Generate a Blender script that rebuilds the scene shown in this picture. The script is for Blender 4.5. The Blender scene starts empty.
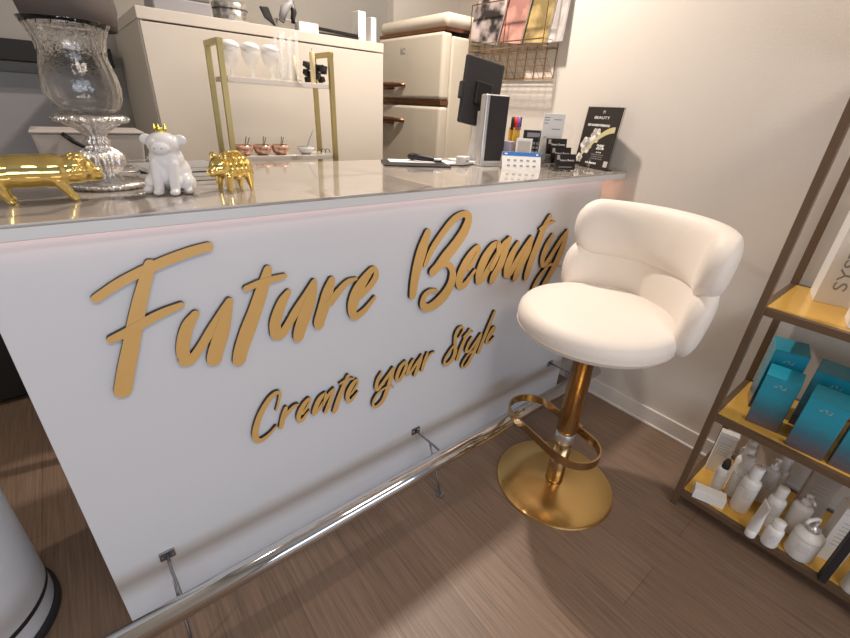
import bpy, bmesh, math, random
from mathutils import Vector, Matrix
random.seed(7)
PI = math.pi
C = bpy.context.scene.collection
sc = bpy.context.scene

# lamp powers: kitchen spot, left spot, window, ceiling panel, led, world, window height, window size, added gap glow
LP=(37,15,36,25,.10,.3,.85,.95,.10)
EXPO=-.08

# ------------------------------------------------------------------ materials
def mat(name, col, rough=.5, metal=0, noise=None, bump=None, trans=0, ior=1.45, emis=None, coat=0, sheen=0, alpha=None):
    m = bpy.data.materials.new(name); m.use_nodes = True
    nt = m.node_tree; b = nt.nodes['Principled BSDF']
    b.inputs['Base Color'].default_value = (*col, 1)
    b.inputs['Roughness'].default_value = rough
    b.inputs['Metallic'].default_value = metal
    b.inputs['IOR'].default_value = ior
    b.inputs['Transmission Weight'].default_value = trans
    b.inputs['Coat Weight'].default_value = coat
    b.inputs['Sheen Weight'].default_value = sheen
    tc = nt.nodes.new('ShaderNodeTexCoord')
    n = nt.nodes.new('ShaderNodeTexNoise')
    nt.links.new(tc.outputs['Object'], n.inputs['Vector'])
    amt, scale = noise if noise else (.04, 30)
    n.inputs['Scale'].default_value = scale; n.inputs['Detail'].default_value = 4
    mx = nt.nodes.new('ShaderNodeMixRGB')
    mx.inputs['Color1'].default_value = (*[c*(1-amt) for c in col], 1)
    mx.inputs['Color2'].default_value = (*[min(1, c*(1+amt)) for c in col], 1)
    if amt > .2:
        mr = nt.nodes.new('ShaderNodeMapRange'); mr.inputs['From Min'].default_value = .40; mr.inputs['From Max'].default_value = .60
        nt.links.new(n.outputs['Fac'], mr.inputs['Value']); nt.links.new(mr.outputs[0], mx.inputs['Fac'])
    else: nt.links.new(n.outputs['Fac'], mx.inputs['Fac'])
    nt.links.new(mx.outputs['Color'], b.inputs['Base Color'])
    if bump:
        bp = nt.nodes.new('ShaderNodeBump'); bp.inputs['Strength'].default_value = bump[0]
        n2 = nt.nodes.new('ShaderNodeTexNoise'); n2.inputs['Scale'].default_value = bump[1]; n2.inputs['Detail'].default_value = 3
        nt.links.new(tc.outputs['Object'], n2.inputs['Vector'])
        bp.inputs['Distance'].default_value = .002
        nt.links.new(n2.outputs['Fac'], bp.inputs['Height']); nt.links.new(bp.outputs['Normal'], b.inputs['Normal'])
    if alpha: b.inputs['Alpha'].default_value = alpha
    if emis:
        b.inputs['Emission Color'].default_value = (*emis[0], 1); b.inputs['Emission Strength'].default_value = emis[1]
    return m

def floor_mat():
    m = bpy.data.materials.new('wood_plank_floor'); m.use_nodes = True
    nt = m.node_tree; N = nt.nodes; L = nt.links; b = N['Principled BSDF']
    g = N.new('ShaderNodeNewGeometry')
    mp = N.new('ShaderNodeMapping'); mp.inputs['Rotation'].default_value = (0, 0, PI/2)
    L.new(g.outputs['Position'], mp.inputs['Vector'])
    br = N.new('ShaderNodeTexBrick'); L.new(mp.outputs['Vector'], br.inputs['Vector'])
    br.inputs['Color1'].default_value = (.215, .145, .103, 1); br.inputs['Color2'].default_value = (.255, .175, .125, 1)
    br.inputs['Mortar'].default_value = (.15, .10, .07, 1)
    br.inputs['Scale'].default_value = 1; br.inputs['Mortar Size'].default_value = .0012
    br.inputs['Brick Width'].default_value = 1.2; br.inputs['Row Height'].default_value = .18
    br.offset = .37
    mp2 = N.new('ShaderNodeMapping'); mp2.inputs['Scale'].default_value = (70, 2.2, 1)
    L.new(g.outputs['Position'], mp2.inputs['Vector'])
    n = N.new('ShaderNodeTexNoise'); n.inputs['Scale'].default_value = 2.2; n.inputs['Detail'].default_value = 7; n.inputs['Roughness'].default_value = .65
    L.new(mp2.outputs['Vector'], n.inputs['Vector'])
    r = N.new('ShaderNodeValToRGB'); r.color_ramp.elements[0].position = .3; r.color_ramp.elements[1].position = .72
    r.color_ramp.elements[0].color = (.50, .49, .48, 1); r.color_ramp.elements[1].color = (1.30, 1.27, 1.25, 1)
    L.new(n.outputs['Fac'], r.inputs['Fac'])
    mx = N.new('ShaderNodeMixRGB'); mx.blend_type = 'MULTIPLY'; mx.inputs['Fac'].default_value = .75
    L.new(br.outputs['Color'], mx.inputs['Color1']); L.new(r.outputs['Color'], mx.inputs['Color2'])
    L.new(mx.outputs['Color'], b.inputs['Base Color'])
    b.inputs['Roughness'].default_value = .42
    bp = N.new('ShaderNodeBump'); bp.inputs['Strength'].default_value = .5; bp.inputs['Distance'].default_value = .0015
    L.new(n.outputs['Fac'], bp.inputs['Height']); L.new(bp.outputs['Normal'], b.inputs['Normal'])
    return m

def marble_mat(name, base, vein, rough):
    m = bpy.data.materials.new(name); m.use_nodes = True
    nt = m.node_tree; N = nt.nodes; L = nt.links; b = N['Principled BSDF']
    g = N.new('ShaderNodeNewGeometry')
    w = N.new('ShaderNodeTexWave'); w.inputs['Scale'].default_value = 1.6; w.inputs['Distortion'].default_value = 14; w.inputs['Detail'].default_value = 4
    w.inputs['Detail Scale'].default_value = 1.3
    mp = N.new('ShaderNodeMapping'); mp.inputs['Rotation'].default_value = (0, 0, .7)
    L.new(g.outputs['Position'], mp.inputs['Vector']); L.new(mp.outputs['Vector'], w.inputs['Vector'])
    r = N.new('ShaderNodeValToRGB')
    r.color_ramp.elements[0].position = 0; r.color_ramp.elements[0].color = (*vein, 1)
    r.color_ramp.elements[1].position = .16; r.color_ramp.elements[1].color = (*base, 1)
    L.new(w.outputs['Fac'], r.inputs['Fac']); L.new(r.outputs['Color'], b.inputs['Base Color'])
    b.inputs['Roughness'].default_value = rough; b.inputs['Coat Weight'].default_value = .6; b.inputs['Coat Roughness'].default_value = .03
    return m

def teal_mat():
    m = bpy.data.materials.new('teal_to_plum_wrap'); m.use_nodes = True
    nt = m.node_tree; N = nt.nodes; L = nt.links; b = N['Principled BSDF']
    tc = N.new('ShaderNodeTexCoord'); sp = N.new('ShaderNodeSeparateXYZ'); L.new(tc.outputs['Object'], sp.inputs[0])
    n = N.new('ShaderNodeTexNoise'); n.inputs['Scale'].default_value = 22; n.inputs['Detail'].default_value = 5; n.inputs['Distortion'].default_value = 1.5
    L.new(tc.outputs['Object'], n.inputs['Vector'])
    a = N.new('ShaderNodeMath'); a.operation = 'MULTIPLY_ADD'; a.inputs[1].default_value = .05; L.new(n.outputs['Fac'], a.inputs[0]); L.new(sp.outputs['Z'], a.inputs[2])
    mr = N.new('ShaderNodeMapRange'); mr.inputs['From Min'].default_value = .035; mr.inputs['From Max'].default_value = .135; L.new(a.outputs[0], mr.inputs['Value'])
    r = N.new('ShaderNodeValToRGB'); r.color_ramp.elements[0].color = (.11, .085, .10, 1); r.color_ramp.elements[1].color = (.016, .29, .42, 1)
    e = r.color_ramp.elements.new(.5); e.color = (.035, .16, .225, 1)
    L.new(mr.outputs[0], r.inputs['Fac']); L.new(r.outputs['Color'], b.inputs['Base Color'])
    b.inputs['Roughness'].default_value = .22; b.inputs['Coat Weight'].default_value = .4
    bp = N.new('ShaderNodeBump'); bp.inputs['Strength'].default_value = .35; bp.inputs['Distance'].default_value = .004
    L.new(n.outputs['Fac'], bp.inputs['Height']); L.new(bp.outputs['Normal'], b.inputs['Normal'])
    return m

M = dict(
 lacquer=mat('white_lacquer', (.70,.71,.745), .42, noise=(.015,3), coat=.08),
 fascia=mat('white_fascia_edge', (.70,.71,.72), .35, noise=(.02,8)),
 glass_top=marble_mat('glossy_greige_stone_top', (.42,.38,.345), (.30,.265,.24), .12),
 floor=floor_mat(),
 wall=mat('warm_white_wall_paint', (.66,.61,.555), .85, noise=(.03,3), bump=(.25,160)),
 backwall=mat('greige_wall_paint', (.37,.35,.315), .85, noise=(.03,3), bump=(.2,150)),
 ceiling=mat('white_ceiling_paint', (.75,.73,.70), .9),
 base=mat('white_skirting_paint', (.74,.70,.66), .5),
 cream=mat('cream_cabinet_paint', (.66,.60,.52), .5, noise=(.02,4)),
 cream_shaded=mat('cream_cabinet_shaded_side', (.60,.55,.47), .55, noise=(.02,4)),  # same cabinet cream, darkened: shade on the left side put into the colour
 fridge=mat('cream_enamel', (.63,.57,.47), .28, noise=(.02,4), coat=.4),
 letter=mat('satin_gold_letter_face', (.72,.44,.15), .42, .12, noise=(.05,12)),
 black=mat('black_acrylic', (.012,.010,.010), .35),
 blackm=mat('black_matte_plastic', (.022,.020,.022), .5),
 dark=mat('dark_charcoal_paint', (.014,.011,.011), .6),
 chrome=mat('chrome', (.72,.71,.70), .09, 1),
 steel=mat('brushed_steel', (.30,.31,.33), .32, 1),
 silver=mat('silver_alu', (.62,.62,.64), .35, .8),
 brass=mat('aged_brass', (.50,.335,.17), .22, 1, noise=(.08,9)),
 brassbase=mat('polished_gold_plate', (.80,.55,.22), .24, 1, noise=(.05,7)),
 goldframe=mat('satin_gold_frame', (.52,.42,.19), .38, .75),
 goldpig=mat('mirror_gold', (.93,.72,.26), .06, 1),
 copper=mat('copper_metal', (.30,.15,.085), .28, 1),
 post=mat('bronze_shelf_frame', (.185,.125,.080), .42, .5),
 amber=mat('gold_tinted_shelf_panel', (.82,.50,.11), .18, .35, noise=(.05,6)),
 leather=mat('cream_velvet_leather', (.80,.735,.67), .55, noise=(.025,14), bump=(.25,260), sheen=.25),
 seam=mat('cream_piping', (.60,.52,.46), .6),
 white=mat('white_plastic', (.78,.77,.76), .35),
 paper=mat('white_card', (.80,.79,.77), .6),
 ceramic=mat('white_glazed_ceramic', (.72,.71,.72), .22, coat=.3),
 binwhite=mat('white_bin_enamel', (.66,.68,.73), .38),
 glass=mat('crystal_glass', (.97,.96,.95), .03, trans=1, ior=1.45, bump=(.35,70)),
 thin=mat('thin_clear_glass', (.95,.94,.93), .05, alpha=.22),
 acrylic=mat('clear_acrylic', (.97,.97,.97), .04, trans=1, ior=1.25),
 mercury=mat('embossed_silver', (.74,.72,.70), .16, 1, bump=(1.0,200)),
 teal=teal_mat(),
 grey=mat('grey_plastic', (.33,.32,.33), .5),
 midgrey=mat('dim_grey_fabric', (.17,.155,.145), .8, noise=(.15,6)),
 tub=mat('pale_tub_plastic', (.50,.46,.43), .5),
 textgrey=mat('grey_print', (.30,.29,.29), .6),
 blue=mat('blue_print', (.03,.16,.50), .5),
 red=mat('red_plastic', (.60,.04,.03), .4),
 purple=mat('violet_plastic', (.16,.10,.42), .4),
 yellow=mat('yellow_pencil', (.80,.50,.06), .4),
 lilac=mat('lilac_plastic', (.42,.38,.48), .4),
 pink=mat('pink_magazine_print', (.48,.24,.20), .4, noise=(.4,9)),
 maggold=mat('gold_magazine_print', (.38,.28,.12), .4, noise=(.5,9)),
 magdark=mat('monochrome_magazine_print', (.26,.22,.21), .4, noise=(.9,13)),
 maggrey=mat('pale_magazine_print', (.50,.46,.44), .4, noise=(.3,9)),
 posterblack=mat('poster_black', (.022,.018,.017), .3),
 swoosh=mat('pale_gold_ribbon_print', (.55,.50,.26), .4),
 flower=mat('white_flower_print', (.62,.58,.56), .5, noise=(.4,60)),
 candle=mat('cream_wax', (.74,.62,.36), .5),
 wax_rose=mat('copper_tinted_glass', (.56,.34,.25), .15, .3, noise=(.35,60)),
 marble=marble_mat('white_marble_shelf', (.66,.61,.55), (.45,.38,.33), .2),
 tin=mat('embossed_grey_tin', (.42,.40,.37), .3, .6, noise=(.4,50), bump=(.6,90)),
 mirror=mat('mirror_glass', (.30,.30,.31), .08, 1),
 lampshade=mat('brown_grey_shade', (.10,.082,.075), .7),
 led=mat('led_strip_glow', (1,.75,.65), .5, emis=((1,.60,.48), 1.1)),
 wax_green=mat('gold_crown', (.80,.68,.12), .15, 1),
)

# ------------------------------------------------------------------ mesh builder
class MB:
    def __init__(s): s.bm = bmesh.new(); s.mi = 0
    def _f(s, vs):
        try:
            f = s.bm.faces.new(vs); f.material_index = s.mi; return f
        except ValueError: return None
    def hexa(s, pts):     # 8 points: bottom 4 ccw, top 4 ccw
        v = [s.bm.verts.new(p) for p in pts]
        for q in ((3,2,1,0),(4,5,6,7),(0,1,5,4),(1,2,6,5),(2,3,7,6),(3,0,4,7)): s._f([v[i] for i in q])
        return s
    def box(s, c, d, rz=0, rx=0, ry=0):
        R = Matrix.Translation(c) @ Matrix.Rotation(rz,4,'Z') @ Matrix.Rotation(ry,4,'Y') @ Matrix.Rotation(rx,4,'X')
        x,y,z = d[0]/2,d[1]/2,d[2]/2
        return s.hexa([R@Vector(p) for p in ((-x,-y,-z),(x,-y,-z),(x,y,-z),(-x,y,-z),(-x,-y,z),(x,-y,z),(x,y,z),(-x,y,z))])
    def lathe(s, prof, c=(0,0,0), seg=32, R=None, ripple=None, cap=True):
        c = Vector(c); rings=[]
        for r,z in prof:
            ring=[]
            for i in range(seg):
                a=2*PI*i/seg; rr=r
                if ripple and r>1e-5: rr=r*(1+ripple[0]*math.cos(ripple[1]*a))
                p=Vector((rr*math.cos(a),rr*math.sin(a),z))
                if R is not None: p=R@p
                ring.append(s.bm.verts.new(c+p))
            rings.append(ring)
        for a,b in zip(rings,rings[1:]):
            for i in range(seg):
                j=(i+1)%seg; s._f([a[i],a[j],b[j],b[i]])
        if cap:
            s._f(list(reversed(rings[0]))); s._f(rings[-1])
        return s
    def tube(s, pts, r, seg=12, closed=False):
        pts=[Vector(p) for p in pts]; n=len(pts); rings=[]
        up=None
        for i,p in enumerate(pts):
            a=pts[(i-1)%n] if (closed or i>0) else p; b=pts[(i+1)%n] if (closed or i<n-1) else p
            t=(b-a).normalized()
            if up is None: up = Vector((0,0,1)) if abs(t.z)<.9 else Vector((1,0,0))
            u=(up-t*up.dot(t)).normalized(); w=t.cross(u); up=u
            rr=r[i] if isinstance(r,(list,tuple)) else r
            rings.append([s.bm.verts.new(p+(u*math.cos(2*PI*k/seg)+w*math.sin(2*PI*k/seg))*rr) for k in range(seg)])
        m=n if closed else n-1
        for i in range(m):
            a,b=rings[i],rings[(i+1)%n]
            for k in range(seg):
                j=(k+1)%seg; s._f([a[k],a[j],b[j],b[k]])
        if not closed: s._f(list(reversed(rings[0]))); s._f(rings[-1])
        return s
    def ball(s, c, r, seg=20, R=None):
        r=(r,r,r) if not isinstance(r,(tuple,list)) else r
        mt=Matrix.Translation(c)
        if R is not None: mt=mt@R.to_4x4()
        mt=mt@Matrix.Diagonal((*r,1))
        d=bmesh.ops.create_uvsphere(s.bm,u_segments=seg,v_segments=max(6,seg//2),radius=1,matrix=mt)
        for v in d['verts']:
            for f in v.link_faces: f.material_index=s.mi
        return s
    def prism(s, poly, z0, z1, R=None):   # poly in xy
        T=(lambda p:p) if R is None else (lambda p:R@p)
        a=[s.bm.verts.new(T(Vector((x,y,z0)))) for x,y in poly]; b=[s.bm.verts.new(T(Vector((x,y,z1)))) for x,y in poly]
        s._f(list(reversed(a))); s._f(b)
        for i in range(len(a)): j=(i+1)%len(a); s._f([a[i],a[j],b[j],b[i]])
        return s
    def build(s, name, m, parent=None, smooth=False, bevel=0, subsurf=0, remesh=0, sm=0, autosm=True):
        if not remesh: bmesh.ops.recalc_face_normals(s.bm, faces=s.bm.faces[:])
        me=bpy.data.meshes.new(name); s.bm.to_mesh(me); s.bm.free()
        for x in (m if isinstance(m,(list,tuple)) else [m]): me.materials.append(x)
        o=bpy.data.objects.new(name,me); C.objects.link(o)
        if smooth:
            for p in me.polygons: p.use_smooth=True
        if parent is not None: o.parent=parent
        if remesh:
            q=o.modifiers.new('Remesh','REMESH'); q.mode='VOXEL'; q.voxel_size=remesh; q.use_smooth_shade=True
            q=o.modifiers.new('Smooth','SMOOTH'); q.factor=.7; q.iterations=sm or 4
        if bevel:
            q=o.modifiers.new('Bevel','BEVEL'); q.width=bevel; q.segments=3; q.limit_method='ANGLE'; q.angle_limit=.7
            for p in me.polygons: p.use_smooth=True
            q2=o.modifiers.new('WN','WEIGHTED_NORMAL')
        if subsurf:
            q=o.modifiers.new('Sub','SUBSURF'); q.levels=subsurf; q.render_levels=subsurf
        return o
def smooth_by_angle(o, ang=.7):
    me=o.data
    for p in me.polygons: p.use_smooth=True
    bm=bmesh.new(); bm.from_mesh(me)
    for e in bm.edges:
        e.smooth = not (len(e.link_faces)==2 and e.calc_face_angle(0)>ang)
    bm.to_mesh(me); bm.free(); return o

def tag(o,label,cat,group=None,kind=None):
    o['label']=label; o['category']=cat
    if group: o['group']=group
    if kind: o['kind']=kind
    return o
def thing(name,label,cat,loc=(0,0,0),rz=0,group=None):
    o=bpy.data.objects.new(name,None); C.objects.link(o); o.location=loc; o.rotation_euler=(0,0,rz); o.empty_display_size=.05
    return tag(o,label,cat,group)
def struct(name,mb,m,parent=None,**k):
    o=mb.build(name,m,parent,**k)
    if parent is None: o['kind']='structure'
    return o
def copytree(o, parent=None):
    c=o.copy(); C.objects.link(c)
    if parent is not None: c.parent=parent
    for ch in list(o.children):
        copytree(ch,c)
    return c
def text(name, s, size, m, parent, mw, depth=.0004, bold=False, align='CENTER', fit=None):
    cu=bpy.data.curves.new(name,'FONT'); cu.body=s; cu.size=size; cu.extrude=depth; cu.align_x=align; cu.align_y='CENTER'
    if bold: cu.offset=size*.02
    tmp=bpy.data.objects.new('tmp_text',cu); C.objects.link(tmp)
    dg=bpy.context.evaluated_depsgraph_get(); me=bpy.data.meshes.new_from_object(tmp.evaluated_get(dg))
    bpy.data.objects.remove(tmp); bpy.data.curves.remove(cu)
    if fit:
        w=max(v.co.x for v in me.vertices)-min(v.co.x for v in me.vertices)
        for v in me.vertices: v.co.x*=fit/w
    me.materials.clear(); me.materials.append(m)
    for v in me.vertices: v.co = mw @ v.co
    me.name=name
    o=bpy.data.objects.new(name,me); C.objects.link(o); o.parent=parent
    return o
# matrix placing text drawn in xy so that it faces -y (local), upright
FRONT = lambda x,y,z,rx=0: Matrix.Translation((x,y,z)) @ Matrix.Rotation(PI/2+rx,4,'X')

# ------------------------------------------------------------------ room
WX=1.924; BY=1.72
struct('floor', MB().box((.15,-.6,-.02),(4.9,6.0,.04)), M['floor'])
struct('wall_right', MB().box((WX+.05,(-3.6+.885)/2,1.27),(.1,4.485,2.54)), M['wall'])
struct('wall_right_recess', MB().box((2.5,1.30,1.27),(.1,.85,2.54)).box((2.235,.875-.05,1.27),(.43,.10,2.54)), M['wall'])
struct('trim_1', MB().box((2.19,1.69,1.27),(.52,.06,2.54)), M['wall'])
struct('wall_back', MB().box((.15,BY+.05,1.27),(4.8,.1,2.54)), M['backwall'])
struct('wall_left', MB().box((-2.25,-.6,1.27),(.1,6.0,2.54)), M['backwall'])
struct('ceiling', MB().box((.15,-.6,2.6),(4.9,6.0,.1)), M['ceiling'])
b=MB().box((WX-.006,-1.55,.04),(.012,3.1,.08)).box((WX-.009,-1.55,.006),(.018,3.1,.012))
struct('baseboard_right', b, M['base'], bevel=.003)
struct('baseboard_back', MB().box((-.1,BY-.006,.04),(4.0,.012,.08)), M['base'])

# ------------------------------------------------------------------ reception counter
ct=thing('reception_counter','long white reception counter with glossy greige top and gold lettering on its front','counter',(0,0,0))
MB().box((.905,.012,.5),(1.81,.024,1.0)).build('front_panel',M['lacquer'],ct,bevel=.0015)
MB().box((.012,.29,.5),(.024,.53,1.0)).build('side_panel',M['lacquer'],ct)
MB().box((1.798,.29,.5),(.024,.53,1.0)).build('side_panel',M['lacquer'],ct)
MB().box((.957,.265,1.0175),(1.93,.59,.021)).build('fascia_board',M['fascia'],ct,bevel=.0015)
MB().box((.957,.265,1.031),(1.93,.592,.006)).build('glass_top',M['glass_top'],ct,bevel=.001)
MB().box((.90,-.009,1.0055),(1.80,.010,.003)).build('led_strip',M['led'],ct)
TZ=1.034

# lettering on the front
def catmull(P,n=7):
    out=[]
    for i in range(len(P)-1):
        a=P[max(i-1,0)];b=P[i];c=P[i+1];d=P[min(i+2,len(P)-1)]
        for k in range(n):
            t=k/n
            out.append(tuple(.5*((2*b[q])+(-a[q]+c[q])*t+(2*a[q]-5*b[q]+4*c[q]-d[q])*t*t+(-a[q]+3*b[q]-3*c[q]+d[q])*t**3) for q in range(3)))
    out.append(P[-1]); return out
def stroke_mesh(mb,P,y0,y1,grow=0):
    P=catmull(P); n=len(P); L=[];R=[]
    T=[]
    for i in range(n):
        a=Vector(P[max(i-1,0)][:2]); b=Vector(P[min(i+1,n-1)][:2]); T.append((b-a).normalized())
    rail=[]
    # start cap
    def sec(i,ang): pass
    p0=Vector(P[0][:2]);t=T[0];nn=Vector((-t.y,t.x));r=P[0][2]/2+grow
    secs=[]
    for a in (80,60,40,20):
        A=math.radians(a); o=p0-t*r*math.sin(A); secs.append((o+nn*r*math.cos(A),o-nn*r*math.cos(A)))
    for i in range(n):
        p=Vector(P[i][:2]);t=T[i];nn=Vector((-t.y,t.x));r=P[i][2]/2+grow; secs.append((p+nn*r,p-nn*r))
    p0=Vector(P[-1][:2]);t=T[-1];nn=Vector((-t.y,t.x));r=P[-1][2]/2+grow
    for a in (20,40,60,80):
        A=math.radians(a); o=p0+t*r*math.sin(A); secs.append((o+nn*r*math.cos(A),o-nn*r*math.cos(A)))
    # collapse the inner rail in tight turns so the strip never folds back on itself
    m=len(secs); ls=[x[0] for x in secs]; qs=[x[1] for x in secs]
    for i in range(1,m):
        t=((ls[i]+qs[i])-(ls[i-1]+qs[i-1])).normalized()
        if (ls[i]-ls[i-1]).dot(t)<0: ls[i]=ls[i-1]+t*1e-5
        if (qs[i]-qs[i-1]).dot(t)<0: qs[i]=qs[i-1]+t*1e-5
    secs=list(zip(ls,qs))
    V=[]
    for i_,(l,q) in enumerate(secs):
        yy=y1-.0007*i_/len(secs)
        V.append([mb.bm.verts.new(x) for x in ((l.x,yy,l.y),(q.x,yy,q.y),(l.x,y0,l.y),(q.x,y0,q.y))])
    for a,b in zip(V,V[1:]):
        mb.mi=0; mb._f([a[0],a[1],b[1],b[0]])
        mb.mi=1; mb._f([a[2],a[0],b[0],b[2]]); mb._f([a[1],a[3],b[3],b[1]]); mb._f([a[3],a[2],b[2],b[3]])
    mb.mi=1; mb._f([V[0][0],V[0][2],V[0][3],V[0][1]]); mb._f([V[-1][0],V[-1][1],V[-1][3],V[-1][2]])
WORDS={'Future':'large gold script word Future on the white counter front','Beauty':'large gold script word Beauty on the white counter front, partly behind the stool',
 'Create':'small gold script word Create below the big lettering','your':'small gold script word your, between Create and Style','Style':'small gold script word Style, nearest the stool seat'}
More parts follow.
